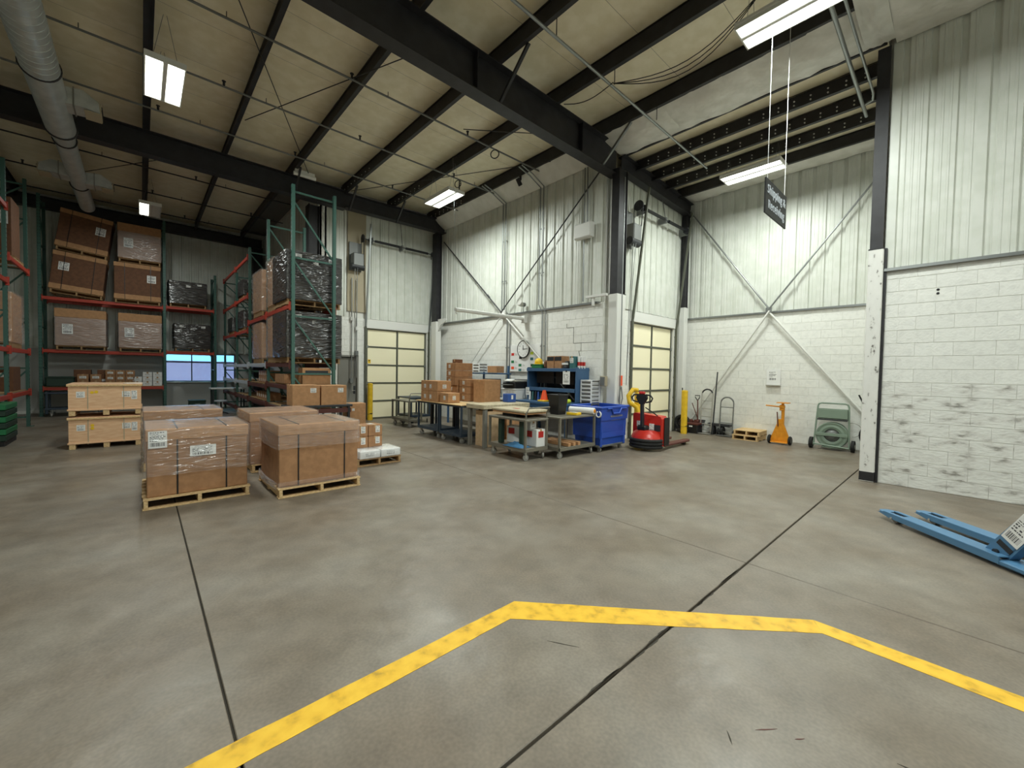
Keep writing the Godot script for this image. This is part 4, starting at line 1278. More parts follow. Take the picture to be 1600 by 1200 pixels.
	for i in 2:
		carton("small white labelled carton under the end bench, %s" % ["nearer the wrapped pallets", "nearer the dock door"][i], V(0.3, 0.25, 0.22), V(-9.7, 0.0, -2.75 - i * 0.3), 0, "cartons under the end bench", "cardboard_dark", [["x+", 0.0, 0.13, 0.1, 0.1, i]])
	# loads in the edge rack
	carton("brown carton with white label high in the edge rack", V(0.9, 1.4, 0.8), V(-15.9, 4.25, 2.68), 0, "", "cardboard_dark", [["x+", 0.25, 0.9, 0.2, 0.3, 0]])
	pallet("pallet under the high brown carton in the edge rack", V(-15.9, 4.12, 2.7), 0, 1.1, 0.95, "pallet_wood_old")
	rack_load("clear wrapped cartons on the middle beams of the edge rack", -15.7, 2.03, 2.7, V(1.2, 1.2, 0.9), "clear", 22)
	rack_load("clear wrapped cartons in the near bay of the edge rack", -13.2, 2.03, 2.7, V(1.1, 1.2, 0.9), "clear", 23)
	rack_load("clear wrapped cartons high in the near bay of the edge rack", -13.2, 3.55, 2.7, V(1.1, 1.1, 0.9), "clear", 24)
	carton("brown carton on the low beam of the edge rack", V(0.8, 0.6, 0.6), V(-15.9, 0.99, 2.6), 0, "", "cardboard_dark", [["x+", 0.1, 0.4, 0.1, 0.1, 1]])
	one("shelf_board", bx(2.2, 0.02, 0.9), "pallet_wood_old", "wooden shelf board on the low beam of the edge rack", "shelf board", V(-15.55, 0.98, 2.7))
	var bk := T("stacked_crate", "stack of green slatted plastic crates under the edge rack", "crate", V(-13.42, 0, 2.39))
	for k in 6:
		P(bk, "crate_tier", bx(1.05, 0.11, 0.74, 0.01), "green" if k % 2 else "dark_green", V(0, 0.16 + k * 0.125, 0))
	for k in 3:
		P(bk, "skid", bx(1.05, 0.1, 0.1), "black", V(0, 0.05, (k - 1) * 0.3))

func caster(par: Node, p: Vector3, r: float, m := "caster_grey", turn := 0.0):
	# swivel caster under p
	var c := Node3D.new()
	c.name = "caster"
	par.add_child(c, true)
	c.position = p
	c.rotation.y = turn
	var mb := MB.new()
	mb.lathe([Vector2(0.01, -0.018), Vector2(r * 0.4, -0.018), Vector2(r * 0.92, -0.016), Vector2(r, -0.008), Vector2(r, 0.008), Vector2(r * 0.92, 0.016), Vector2(r * 0.4, 0.018), Vector2(0.01, 0.018)], 18, Transform3D(Basis(Vector3.RIGHT, PI / 2), V(0.02, r - p.y, 0)))
	P(c, "wheel", mb.mesh(), m)
	for e in [-1, 1]:
		P(c, "fork", pr([Vector2(-0.03, -0.005), Vector2(0.03, -0.005), Vector2(0.034, r - p.y - 0.01), Vector2(0.006, r - p.y - 0.01)], 0.005), "steel", V(0, 0, e * 0.025))
	P(c, "swivel_plate", bx(0.09, 0.012, 0.08, 0.002), "steel", V(0, -0.004, 0))

func build_floor_loads():
	var s := V(1.03, 0.8, 1.0)
	pallet("pallet under the strapped box closest to the floor joint", V(-6.9, 0, -0.53), 0, 1.2, 1.06)
	wrapped_box("large strapped cardboard box in clear wrap with two white labels", V(-6.88, 0.13, -0.54), s, 31, {"straps": [0.22, -0.27], "labels": [["x+", -0.4, 0.68, 0.17, 0.2], ["x+", 0.03, 0.51, 0.26, 0.13]], "y0": 0.25, "amp": 0.024, "lid": "cardboard_warm"})
	pallet("pallet under the wrapped box beside the small carton pallet", V(-6.43, 0, -1.82), 0, 1.2, 1.06)
	wrapped_box("large cardboard box in crumpled wrap with slanting straps", V(-6.42, 0.13, -1.82), V(1.05, 0.81, 1.02), 32, {"straps": [0.28, -0.32], "y0": 0.5, "amp": 0.026, "lid": "cardboard_warm"})
	var skirt := get_child(get_child_count() - 1)
	film(skirt, V(1.06, 0, 1.04), -0.02, 0.07, 36, "film", 0.03, false)
	pallet("pallet under the wrapped box half hidden behind the slanting straps", V(-8.15, 0, -1.82), 0, 1.2, 1.06)
	wrapped_box("wrapped cardboard box half hidden behind the one with slanting straps", V(-8.12, 0.13, -1.78), V(1.05, 0.82, 1.0), 33, {"amp": 0.03, "lid": "cardboard_warm"})
	pallet("pallet under the low wrapped box in the second row", V(-9.25, 0, -0.53), 0, 1.2, 1.06)
	wrapped_box("wrapped cardboard box in the second row beyond the strapped one", V(-9.2, 0.13, -0.53), V(1.05, 0.82, 1.0), 34, {"straps": [-0.25], "amp": 0.02, "lid": "cardboard_warm"})
	# plywood crates, one on the other
	for k in 2:
		var y := 0.0 if k == 0 else 0.66
		var c := T("plywood_crate", ["lower plywood shipping crate with white and yellow stickers", "upper plywood shipping crate with white and yellow stickers"][k], "crate", V(-12.25, y, 0.53))
		var m := "crate_ply"
		for e in 3:
			P(c, "skid", bx(1.1, 0.1, 0.09, 0.003), "pallet_wood", V(0, 0.05, (e - 1) * 0.48))
		P(c, "base_board", bx(1.12, 0.03, 1.09, 0.003), m, V(0, 0.115, 0))
		P(c, "front_panel", bx(0.02, 0.48, 1.06, 0.002), m, V(0.53, 0.365, 0))
		P(c, "side_panel", bx(1.04, 0.48, 0.02, 0.002), m, V(0, 0.365, 0.52))
		P(c, "side_panel", bx(1.04, 0.48, 0.02, 0.002), m, V(0, 0.365, -0.52))
		P(c, "front_panel", bx(0.02, 0.48, 1.06, 0.002), m, V(-0.53, 0.365, 0))
		P(c, "lid", bx(1.12, 0.025, 1.1, 0.003), m, V(0, 0.617, 0))
		P(c, "lid_edge", bx(0.025, 0.035, 1.1, 0.003), "pallet_wood", V(0.558, 0.6, 0))
		for z in [0.26, -0.26]:
			P(c, "strap", bx(0.004, 0.55, 0.014), "tan", V(0.545, 0.36, z))
		for q in [[-0.36, 0.42, 0.12, 0.12, 0], [0.3, 0.42, 0.13, 0.12, 1], [0.42, 0.4, 0.09, 0.18, 2]]:
			stick(c, "x+", V(1.08, 0, 1), q[0], q[1], q[2], q[3], q[4], 0.002)
		for q in [[0.2, 0.46], [0.2 if k == 0 else 0.14, 0.4 if k == 0 else 0.47]]:
			P(c, "round_sticker", cy(0.028, 0.003, 16), "yellow", V(0.544, q[1], q[0]), V(0, 0, PI / 2))
	one("paper_sheet", bx(0.2, 0.012, 0.28, 0.003), "paper", "loose white papers on the upper plywood crate", "paper", V(-12.0, 1.295, 0.12), 0.3)
	# low pallet of small cartons
	pallet("low pallet carrying small cartons and plastic sheeting", V(-7.4, 0, -3.12), 0, 1.0, 0.82, "pallet_wood_old")
	for i in 2:
		carton("flat white wrapped package on the low carton pallet, %s" % ["near the big box", "near the open floor"][i], V(0.5, 0.13, 0.36), V(-7.15, 0.132, -2.95 - i * 0.38), 0, "", "white", [["x+", 0.0, 0.07, 0.2, 0.08, i]], "wrapped_package", false)
		film(get_child(get_child_count() - 1), V(0.5, 0, 0.36), 0, 0.135, 50 + i, "film", 0.02)
	for i in 2:
		for j in 2:
			carton("small labelled carton on the low pallet, %s tier, %s" % [["lower", "upper"][j], ["toward the big box", "toward the carts"][i]], V(0.32, 0.2, 0.26), V(-7.4, 0.265 + 0.203 * j, -2.92 - i * 0.27), 0, "", "cardboard", [["x+", 0.04, 0.12, 0.08, 0.12, i + j], ["top", 0.0, 0.04, 0.1, 0.1, 2]])

func cart(label: String, pos: Vector3, lx: float, lz: float, h: float, m: String, low := 0.2, handle := 0, called := "steel_cart", wheel := "caster_grey") -> Node3D:
	var c := T(called, label, "cart", pos)
	P(c, "top_shelf", bx(lx, 0.04, lz, 0.005), m, V(0, h - 0.02, 0))
	P(c, "lower_shelf", bx(lx - 0.01, 0.03, lz - 0.01, 0.004), m, V(0, low, 0))
	P(c, "shelf_lip", bx(lx, 0.07, 0.02, 0.003), m, V(0, low - 0.01, lz / 2 - 0.01)); P(c, "shelf_lip", bx(0.02, 0.07, lz, 0.003), m, V(lx / 2 - 0.01, low - 0.01, 0))
	for e in [-1, 1]:
		for f in [-1, 1]:
			P(c, "post", bx(0.045, h - low, 0.045, 0.004), m, V(e * (lx / 2 - 0.025), (h + low) / 2, f * (lz / 2 - 0.025)))
			caster(c, V(e * (lx / 2 - 0.08), low - 0.03, f * (lz / 2 - 0.07)), 0.062, wheel, 0.4 * e + f)
	if handle:
		var x := handle * (lx / 2 - 0.02)
		P(c, "handle", tb([V(x, h - 0.1, -lz / 2 + 0.03), V(x, h + 0.1, -lz / 2 + 0.03), V(x + handle * 0.07, h + 0.22, -lz / 2 + 0.03), V(x + handle * 0.07, h + 0.22, lz / 2 - 0.03), V(x, h + 0.1, lz / 2 - 0.03), V(x, h - 0.1, lz / 2 - 0.03)], 0.016), m)
	return c

func packed(label: String, x: float, y: float, z: float, sx: float, sy: float, sz: float, labels := [], m := "cardboard_warm", grp := "") -> Node3D:
	return carton(label, V(sx, sy, sz), V(x, y, z), 0, grp, m, labels)

func monitor(label: String, pos: Vector3, turn: float, w := 0.52, h := 0.32):
	var m := T("monitor", label, "monitor", pos, turn)
	P(m, "foot", bx(0.22, 0.015, 0.16, 0.004), "black", V(0, 0.008, 0))
	P(m, "stand", bx(0.05, 0.2, 0.03, 0.004), "black", V(0, 0.11, -0.02))
	P(m, "housing", bx(w, h, 0.035, 0.006), "black", V(0, 0.12 + h / 2, 0))
	P(m, "screen", bx(w - 0.03, h - 0.03, 0.004), "screen", V(0, 0.12 + h / 2, 0.018))

func build_packing():
	# steel carts with plywood tops along the packing lane
	cart("blue grey steel cart with plywood top holding the labelled cartons, closer to the wood table", V(-8.16, 0, -5.7), 0.94, 0.58, 0.88, "cart_blue")
	cart("blue grey steel cart with plywood top holding the labelled cartons, closer to the dock door", V(-9.17, 0, -5.7), 1.02, 0.58, 0.88, "cart_blue", 0.22)
	one("plywood_sheet", bx(2.05, 0.02, 0.66, 0.003), "plywood", "long plywood sheet bridging the two blue grey carts", "plywood sheet", V(-8.7, 0.892, -5.71))
	cart("grey steel cart with push handle beside the cream dock door", V(-11.3, 0, -5.95), 1.1, 0.45, 0.78, "cart_grey", 0.22, 1)
	cart("dark flat topped cart standing closest to the cream dock door", V(-12.05, 0, -6.6), 0.9, 0.7, 0.82, "cart_blue", 0.24, 0, "steel_cart", "rubber")
	# cartons on the plywood top
	var y := 0.903
	var lb := [["z+", 0.02, 0.12, 0.09, 0.1, 0], ["x+", 0.0, 0.12, 0.09, 0.1, 1]]
	for j in 2:
		packed("carton in the labelled block on the plywood, %s tier, toward the dock door" % ["lower", "upper"][j], -9.34, y + 0.262 * j, -5.62, 0.36, 0.26, 0.4, lb)
		packed("carton in the labelled block on the plywood, %s tier, toward the tall stack" % ["lower", "upper"][j], -8.93, y + 0.262 * j, -5.62, 0.42, 0.26, 0.4, [["z+", -0.12, 0.12, 0.09, 0.1, 2], ["x+", 0.0, 0.12, 0.11, 0.1, 3]])
	packed("single labelled carton in front of the tall stack on the plywood top", -8.47, y, -5.62, 0.36, 0.24, 0.34, lb)
	# second table behind with the tall stack
	var tb2 := T("packing_table", "long timber topped packing table behind the carts", "table", V(-9.0, 0, -6.55))
	P(tb2, "table_top", bx(2.66, 0.06, 0.95, 0.006), "worktop", V(0, 0.86, 0))
	for e in [-1, 1]:
		for f in [-1, 1]:
			P(tb2, "leg", bx(0.08, 0.83, 0.08, 0.004), "black", V(e * 1.2, 0.415, f * 0.38))
	y = 0.892
	for k in 5:
		var h: float = [0.2, 0.2, 0.22, 0.17, 0.2][k]
		packed("brown carton in the tall stack behind the single carton, %s of five from the table" % ["first", "second", "third", "fourth", "fifth"][k], -9.2, y, -6.4, 0.42, h, 0.44 if k < 2 else 0.56, [["z+", -0.06, h * 0.55, 0.09, 0.09, k]], "cardboard")
		y += h + 0.003
	y = 0.892
	for k in 3:
		packed("small brown carton beside the tall stack, %s of three from the table" % ["first", "second", "third"][k], -8.78, y, -6.42, 0.34, 0.19, 0.4, [["z+", 0.03, 0.1, 0.09, 0.09, k + 1]], "cardboard")
		y += 0.193
	packed("small open brown box on the tall stack of cartons", -9.3, 1.895, -6.4, 0.2, 0.1, 0.2, [], "cardboard_dark")
	# wood topped table with the big carton, and cardboard under it
	var wt := T("packing_table", "thick worn timber packing table ending beside the grey cart", "table", V(-7.3, 0, -6.2))
	P(wt, "table_top", bx(0.66, 0.1, 1.4, 0.01), "worktop", V(0, 0.9, 0))
	for e in [-1, 1]:
		for f in [-1, 1]:
			P(wt, "leg", bx(0.08, 0.85, 0.08, 0.004), "door_grey", V(e * 0.27, 0.425, f * 0.62))
	packed("large plain brown carton on the thick timber topped table by its end", -8.25, 0.892, -6.6, 0.46, 0.58, 0.52, [], "cardboard_warm")
	for k in 2:
		carton("large plain cardboard box standing under the timber table, %s" % ["nearer the camera", "nearer the clock wall"][k], V(0.44, 0.8, 0.5), V(-7.24, 0.0, -5.9 - 0.56 * k), 0, "", "cardboard_pale" if k == 0 else "cardboard_warm", [], "cardboard_box", false)
	# workstation by the clock wall (blue)
	var bw := T("workstation", "blue steel workstation with upper shelf under the round clock", "workbench", V(-7.05, 0, -7.86))
	var B := "blue_bench"
	P(bw, "worktop", bx(1.72, 0.06, 0.92, 0.006), B, V(0, 0.93, 0.15))
	P(bw, "apron", bx(1.76, 0.1, 0.03), B, V(0, 0.86, 0.58))
	for e in [-1, 1]:
		P(bw, "side_panel", bx(0.03, 0.85, 0.5, 0.004), B, V(e * 0.82, 1.39, -0.07))
		for f in [-0.3, 0.5]:
			P(bw, "leg", bx(0.06, 0.9, 0.06, 0.004), B, V(e * 0.82, 0.45, f))
	P(bw, "upper_shelf", bx(1.68, 0.04, 0.52, 0.004), B, V(0, 1.76, -0.07)); P(bw, "shelf_edge", bx(1.68, 0.08, 0.02, 0.003), B, V(0, 1.75, 0.19))
	P(bw, "middle_shelf", bx(1.6, 0.03, 0.5, 0.004), B, V(0, 1.26, -0.07)); P(bw, "shelf_edge", bx(1.6, 0.09, 0.02, 0.003), B, V(0, 1.25, 0.19))
	P(bw, "back_panel", bx(1.6, 0.8, 0.012), "dark_metal", V(0, 1.35, -0.33))
	monitor("wide dark monitor on the middle shelf of the blue workstation, nearer the printer", V(-7.42, 1.277, -7.9), 0, 0.62, 0.32)
	monitor("wide dark monitor on the middle shelf of the blue workstation, nearer the drawer tower", V(-6.75, 1.277, -7.9), 0, 0.6, 0.32)
	var clipb := one("hanging_paper", bx(0.22, 0.32, 0.004), "paper", "white paper sheet clipped to the upper shelf edge of the blue workstation", "paper", V(-6.5, 1.56, -7.655))
	P(clipb, "clip", bx(0.05, 0.03, 0.014, 0.003), "black", V(0, 0.16, 0.004))
	P(clipb, "print", label_quad(0.19, 0.24), "label_2", V(0, -0.02, 0.001))
	clipb = one("hanging_paper", bx(0.13, 0.2, 0.004), "paper", "small white paper hung on the post of the blue workstation", "paper", V(-7.8, 1.18, -7.62))
	P(clipb, "print", label_quad(0.11, 0.16), "label_3", V(0, 0, 0.001))
	# on top of the blue workstation
	var t := 1.782
	var gt := T("tote", "green tray with a yellow ball on the blue workstation", "tray", V(-7.62, t, -7.86))
	P(gt, "body", bx(0.34, 0.1, 0.26, 0.02), "green", V(0, 0.05, 0)); P(gt, "rim", bx(0.36, 0.015, 0.28, 0.004), "green", V(0, 0.1, 0))
	var sm := SphereMesh.new()
	sm.radius = 0.11; sm.height = 0.22
	one("hard_hat", sm, "yellow", "round yellow hard hat resting in the green tray", "hard hat", V(-7.65, t + 0.17, -7.87))
	P(get_child(get_child_count() - 1), "brim", cy(0.14, 0.015, 20, -1, 0.004), "yellow", V(0, -0.05, 0.01))
	packed("brown carton with dark lid on the blue workstation, nearer the hard hat", -7.14, t, -7.92, 0.24, 0.32, 0.3, [], "cardboard")
	P(get_child(get_child_count() - 1), "printed_band", bx(0.22, 0.1, 0.004), "dark_metal", V(0, 0.25, 0.151))
	packed("brown carton with dark lid on the blue workstation, nearer the tubes", -6.88, t, -7.92, 0.24, 0.32, 0.3, [], "cardboard")
	P(get_child(get_child_count() - 1), "printed_band", bx(0.22, 0.1, 0.004), "dark_metal", V(0, 0.25, 0.151))
	one("paper_bag", bx(0.16, 0.22, 0.2, 0.05), "cardboard_dark", "small dark brown bundle between the hard hat and the cartons", "bundle", V(-7.36, t + 0.11, -7.9))
	var bh := T("helmet_bag", "black helmet shaped bag beside the dark lidded cartons", "bag", V(-6.62, t, -7.85))
	P(bh, "body", cy(0.13, 0.18, 18, 0.08, 0.02), "black", V(0, 0.1, 0)); P(bh, "band", bx(0.2, 0.05, 0.02, 0.005), "white", V(0, 0.12, 0.11))
	var tn := T("paper_stack", "stack of white and dark binders next to the black bag", "binder stack", V(-6.42, t, -7.96))
	for k in 4:
		P(tn, "binder", bx(0.24, 0.05, 0.3, 0.005), "white" if k % 2 else "dark_metal", V(0, 0.03 + k * 0.055, 0))
	packed("teal and white carton on the blue workstation", -6.36, t, -7.78, 0.14, 0.3, 0.2, [["z+", 0.0, 0.2, 0.1, 0.12, 1]], "teal")
	for k in 3:
		one("spray_can", cy(0.032, 0.3, 14, -1, 0.01), "white", "white spray can on the blue workstation, %s from the clock wall" % ["first", "second", "third"][k], "spray can", V(-6.24, t + 0.15, -8.0 + k * 0.1), 0, "white spray cans")
		P(get_child(get_child_count() - 1), "red_band", cy(0.0335, 0.09, 14), "red", V(0, -0.03, 0))
	# on its bench
	var cn := T("traffic_cone", "small orange and yellow cone on the blue bench", "cone", V(-7.0, 0.962, -7.42))
	P(cn, "cone_body", cy(0.1, 0.26, 18, 0.04), "orange", V(0, 0.15, 0)); P(cn, "base", bx(0.24, 0.04, 0.24, 0.008), "yellow", V(0, 0.02, 0))
	for k in 3:
		one("work_gloves", bx(0.2, 0.1, 0.16, 0.035), ["lime", "red", "lime"][k], "%s work glove bundle on the blue bench" % ["lime", "red and lime", "second lime"][k], "gloves", V(-6.3 - 0.19 * k, 1.01, -7.45), 0.4 * k)
	for k in 4:
		one("spray_bottle", cy(0.035, 0.22, 12, 0.02, 0.006), ["white", "teal", "dark_metal", "blue"][k], "%s bottle beside the post of the blue workstation" % ["white", "teal", "black", "blue"][k], "bottle", V(-7.66 + 0.1 * k, 1.072, -7.58))
	one("keyboard", bx(0.44, 0.02, 0.15, 0.005), "black", "black keyboard on the blue bench", "keyboard", V(-7.05, 0.975, -7.62))
	# printer, tray and black case further along
	var pt := T("printer_table", "low pale table carrying the printer next to the blue workstation", "table", V(-8.35, 0, -7.7))
	P(pt, "table_top", bx(0.75, 0.05, 0.7, 0.005), "white_paint", V(0, 0.93, 0))
	for e in [-1, 1]:
		for f in [-1, 1]:
			P(pt, "leg", bx(0.05, 0.9, 0.05), "grey_metal", V(e * 0.33, 0.45, f * 0.3))
	var pb := T("plastic_bin", "white ribbed plastic bin under the printer", "bin", V(-8.3, 0.957, -7.6))
	P(pb, "body", bx(0.56, 0.26, 0.42, 0.02), "white", V(0, 0.13, 0)); P(pb, "rim", bx(0.6, 0.03, 0.46, 0.008), "white", V(0, 0.26, 0))
	for k in 5:
		P(pb, "rib", bx(0.012, 0.2, 0.01), "white", V(-0.22 + 0.11 * k, 0.12, 0.214))
	P(pb, "print", label_quad(0.12, 0.1), "label_1", V(-0.1, 0.1, 0.213))
	var pn := T("printer", "grey and black printer stacked on the white bin", "printer", V(-8.3, 1.235, -7.6))
	P(pn, "body", bx(0.52, 0.16, 0.42, 0.02), "black", V(0, 0.08, 0)); P(pn, "cover", bx(0.54, 0.05, 0.44, 0.02), "steel", V(0, 0.2, -0.02)); P(pn, "tray", bx(0.34, 0.02, 0.2, 0.005), "grey_metal", V(0, 0.1, 0.28))
	P(pn, "control_panel", bx(0.3, 0.02, 0.12, 0.005), "white_paint", V(0.02, 0.22, 0.2), V(0.4, 0, 0))
	monitor("large black monitor above the printer", V(-8.35, 0.957, -7.94), 0, 0.62, 0.4)
	# far workstation with monitors and drawers
	var fw := T("workstation", "blue framed workstation behind the tall carton stack", "workbench", V(-10.1, 0, -7.7))
	P(fw, "worktop", bx(2.4, 0.06, 0.8, 0.006), "blue_bench", V(0, 0.9, 0)); P(fw, "upper_shelf", bx(2.4, 0.04, 0.35, 0.004), "blue_bench", V(0, 1.62, -0.15))
	for x in [-1.15, 0.0, 1.15]:
		P(fw, "post", bx(0.05, 1.2, 0.05), "blue_bench", V(x, 1.25, -0.25)); P(fw, "leg", bx(0.05, 0.87, 0.05), "blue_bench", V(x, 0.435, 0.3))
	monitor("dark monitor next to the corner column behind the cartons", V(-10.9, 0.935, -7.5), 0.2, 0.5, 0.45)
	monitor("dark monitor at the end of the far workstation near the large plain carton", V(-9.15, 0.935, -7.5), 0.5, 0.55, 0.42)
	monitor("black monitor behind the large plain carton", V(-9.8, 0.935, -7.55), 0.1, 0.5, 0.35)
	drawers("white drawer tower on the far workstation shelf", V(-10.1, 1.645, -7.8), 3)
	packed("warm brown rounded carton on the far workstation shelf", -9.35, 1.645, -7.8, 0.42, 0.2, 0.3, [], "cardboard_warm")
	var bb := T("parts_bin", "blue parts bin beside the large plain carton", "bin", V(-7.4, 0.952, -6.62))
	P(bb, "body", bx(0.2, 0.2, 0.26, 0.01), "blue", V(0, 0.1, 0)); P(bb, "label_holder", bx(0.004, 0.1, 0.06, 0.001), "white", V(0.103, 0.12, 0))
	# drawer tower by the column
	drawers("white drawer tower beside the blue workstation", V(-6.03, 0.975, -7.99), 6)
	var dt := T("side_table", "small grey table under the white drawer tower", "table", V(-6.02, 0, -7.99))
	P(dt, "table_top", bx(0.32, 0.04, 0.34, 0.005), "grey_metal", V(0, 0.955, 0))
	for e in [-1, 1]:
		for f in [-1, 1]:
			P(dt, "leg", bx(0.04, 0.93, 0.04), "grey_metal", V(e * 0.13, 0.467, f * 0.14))
	# clock, board and socket on the wall
	var ck := T("wall_clock", "round black rimmed wall clock over the notice board", "clock", V(-8.54, 2.34, -8.17))
	var mb := MB.new()
	mb.lathe([Vector2(0.0, 0.0), Vector2(0.248, 0.0), Vector2(0.256, 0.02), Vector2(0.248, 0.045), Vector2(0.234, 0.045), Vector2(0.228, 0.03)], 36, Transform3D(Basis(Vector3.RIGHT, PI / 2), O))
	P(ck, "rim", mb.mesh(), "black"); P(ck, "dial", cy(0.231, 0.01, 36), "white", V(0, 0, 0.03), V(PI / 2, 0, 0))
	for k in 12:
		var tm := TextMesh.new()
		tm.text = str(k + 1); tm.font_size = 32; tm.pixel_size = 0.0014; tm.depth = 0.002
		var sf := SystemFont.new()
		sf.font_names = PackedStringArray(["Droid Sans"])
		tm.font = sf
		P(ck, "numeral", tm, "black", V(sin((k + 1) * TAU / 12) * 0.172, cos((k + 1) * TAU / 12) * 0.172, 0.037))
	for q in [[0.02, 0.11, 0.016], [1.5, 0.17, 0.01]]:
		P(ck, "hand", bx(q[2], q[1], 0.004), "black", V(sin(q[0]) * q[1] / 2, cos(q[0]) * q[1] / 2, 0.041), V(0, 0, -q[0]))
	P(ck, "hub", cy(0.014, 0.01, 12), "black", V(0, 0, 0.043), V(PI / 2, 0, 0))
	var nbd := T("notice_board", "white notice board with coloured tags behind the clock", "notice board", V(-8.52, 2.08, -8.185))
	P(nbd, "panel", bx(1.28, 0.78, 0.02, 0.003), "white")
	P(nbd, "bottom_rail", bx(1.28, 0.03, 0.05, 0.003), "steel", V(0, -0.39, 0.01))
	for q in [[-0.5, -0.1, "green"], [-0.5, -0.28, "orange"], [0.3, 0.14, "lime"], [0.3, -0.02, "teal"], [-0.18, -0.2, "green"], [-0.16, 0.02, "black"], [0.32, -0.2, "black"], [-0.5, 0.12, "red"], [-0.18, -0.34, "teal"]]:
		P(nbd, "tag_card", bx(0.12, 0.075, 0.006), q[2], V(q[0], q[1], 0.012))
		P(nbd, "tag_text", label_quad(0.14, 0.06), "label_%d" % (absi(int(q[0] * 50)) % 4), V(q[0] + 0.15, q[1], 0.011))
	var ob := T("outlet_box", "grey electrical box on the wall beside the column", "electrical box", V(-5.75, 1.5, -8.13))
	P(ob, "body", bx(0.16, 0.24, 0.1, 0.01), "tan"); P(ob, "cover", bx(0.12, 0.2, 0.02, 0.004), "grey_metal", V(0, 0, 0.055))
	# grey carts in front
	var c1 := cart("grey steel cart with raised push handle in front of the cardboard slabs", V(-6.0, 0, -5.6), 1.1, 0.62, 0.79, "cart_grey", 0.22, 1)
	one("edged_board", bx(0.95, 0.03, 0.62, 0.003), "cardboard_warm", "orange edged board lying across the handled grey cart", "board", V(-6.12, 0.87, -5.75))
	one("plastic_sheet", bx(1.0, 0.05, 0.66, 0.012), "worktop", "scuffed white panel pack stacked on the orange edged board", "panel pack", V(-6.12, 0.915, -5.75))
	P(get_child(get_child_count() - 1), "red_sticker", bx(0.14, 0.004, 0.08), "red", V(0.02, 0.026, 0.1))
	for k in 2:
		one("wood_block", bx(0.4, 0.06, 0.12, 0.004), "dark_metal", "dark spacer bar under the orange edged board, %s" % ["facing the camera", "facing the clock wall"][k], "spacer", V(-6.2 + 0.02 * k, 0.82, -5.6 - 0.3 * k), 0, "spacers on the handled cart")
	for i in 3:
		var bx0 := carton("white carton with red panel on the handled cart, %s" % ["turned slightly beside the green posts", "in the middle", "at the handle end"][i], V(0.3, 0.34, 0.24), V(-6.2 + [0.0, 0.42, 0.62][i] * 0.9, 0.237, -5.75 + [0.0, -0.02, 0.0][i]), 0.0 if i else 0.3, "white cartons with red panels", "white")
		P(bx0, "red_panel", bx(0.14, 0.12, 0.004), "red", V(-0.04, 0.24, 0.122)); P(bx0, "red_panel", bx(0.004, 0.12, 0.14), "red", V(0.152, 0.24, 0))
	for k in 2:
		one("green_rail", bx(0.1, 0.5, 0.09, 0.006), "dark_green", "dark green steel post piece standing on the handled cart, %s" % ["nearer the slabs", "nearer the handle"][k], "steel post", V(-6.32 + 0.62 * k, 0.49, -5.45))
	carton("small white box hanging under the top shelf of the handled cart", V(0.18, 0.17, 0.16), V(-5.72, 0.565, -5.68), 0, "", "white", [["x+", 0, 0.08, 0.1, 0.08, 1]])
	var rg := MB.new()
	var nz := FastNoiseLite.new()
	nz.seed = 8; nz.frequency = 1.0
	rg.grid(16, 12, func(u, v): return V(-0.26 + 0.52 * u, 0.004 + 0.1 * sin(PI * u) * sin(PI * v) * (0.6 + 0.7 * absf(nz.get_noise_2d(u * 6.0, v * 6.0))), 0.15 - 0.3 * v))
	one("cleaning_rag", rg.mesh(), "blue_cloth", "crumpled blue cloth on the low shelf of the handled cart", "cloth", V(-5.82, 0.237, -5.42))
	cart("plain grey steel table on casters with a black waste bin on it", V(-5.6, 0, -6.54), 0.8, 1.14, 0.82, "cart_grey", 0.2)
	for k in 3:
		one("timber_post", bx(0.75, 0.07, 0.08, 0.005), "cardboard_warm", "square brown post on the plain grey table, %s of three from the camera" % ["first", "second", "third"][k], "timber post", V(-5.6, 0.253, -6.3 - 0.14 * k), 0.04 * k)
	var wb := T("waste_bin", "black square waste bin standing on the plain grey table", "waste bin", V(-5.66, 0.822, -6.42))
	var cu := MB.new()
	for s in 4:
		var q := Transform3D(Basis(Vector3.UP, s * PI / 2), O)
		cu.quad(q * V(-0.11, 0, 0.11), q * V(0.11, 0, 0.11), q * V(0.15, 0.4, 0.15), q * V(-0.15, 0.4, 0.15), q.basis * V(0, -0.16, 1).normalized())
		cu.quad(q * V(-0.1, 0.01, 0.1), q * V(0.1, 0.01, 0.1), q * V(0.14, 0.4, 0.14), q * V(-0.14, 0.4, 0.14), q.basis * V(0, 0.16, -1).normalized())
	cu.quad(V(-0.11, 0.005, 0.11), V(0.11, 0.005, 0.11), V(0.11, 0.005, -0.11), V(-0.11, 0.005, -0.11), Vector3.UP)
	P(wb, "body", cu.mesh(), "black")
	for s in 4:
		P(wb, "rim", bx(0.32, 0.025, 0.02, 0.004), "black", Basis(Vector3.UP, s * PI / 2) * V(0, 0.4, 0.15), V(0, s * PI / 2, 0))
	var rl := T("film_roll", "roll of clear stretch film lying on the plain grey table", "film roll", V(-5.45, 0.892, -6.95), 0.25)
	rod(rl, "film", V(-0.28, 0, 0), V(0.28, 0, 0), 0.07, "white", 22)
	rod(rl, "core", V(-0.3, 0, 0), V(0.3, 0, 0), 0.038, "orange_paint", 16)
	carton("flat yellow and white packet beside the black waste bin", V(0.24, 0.05, 0.2), V(-5.38, 0.823, -6.6), 0.2, "", "yellow", [["top", 0, 0, 0.14, 0.14, 0]], "packet", false)
	blue_bin()
	red_jack()

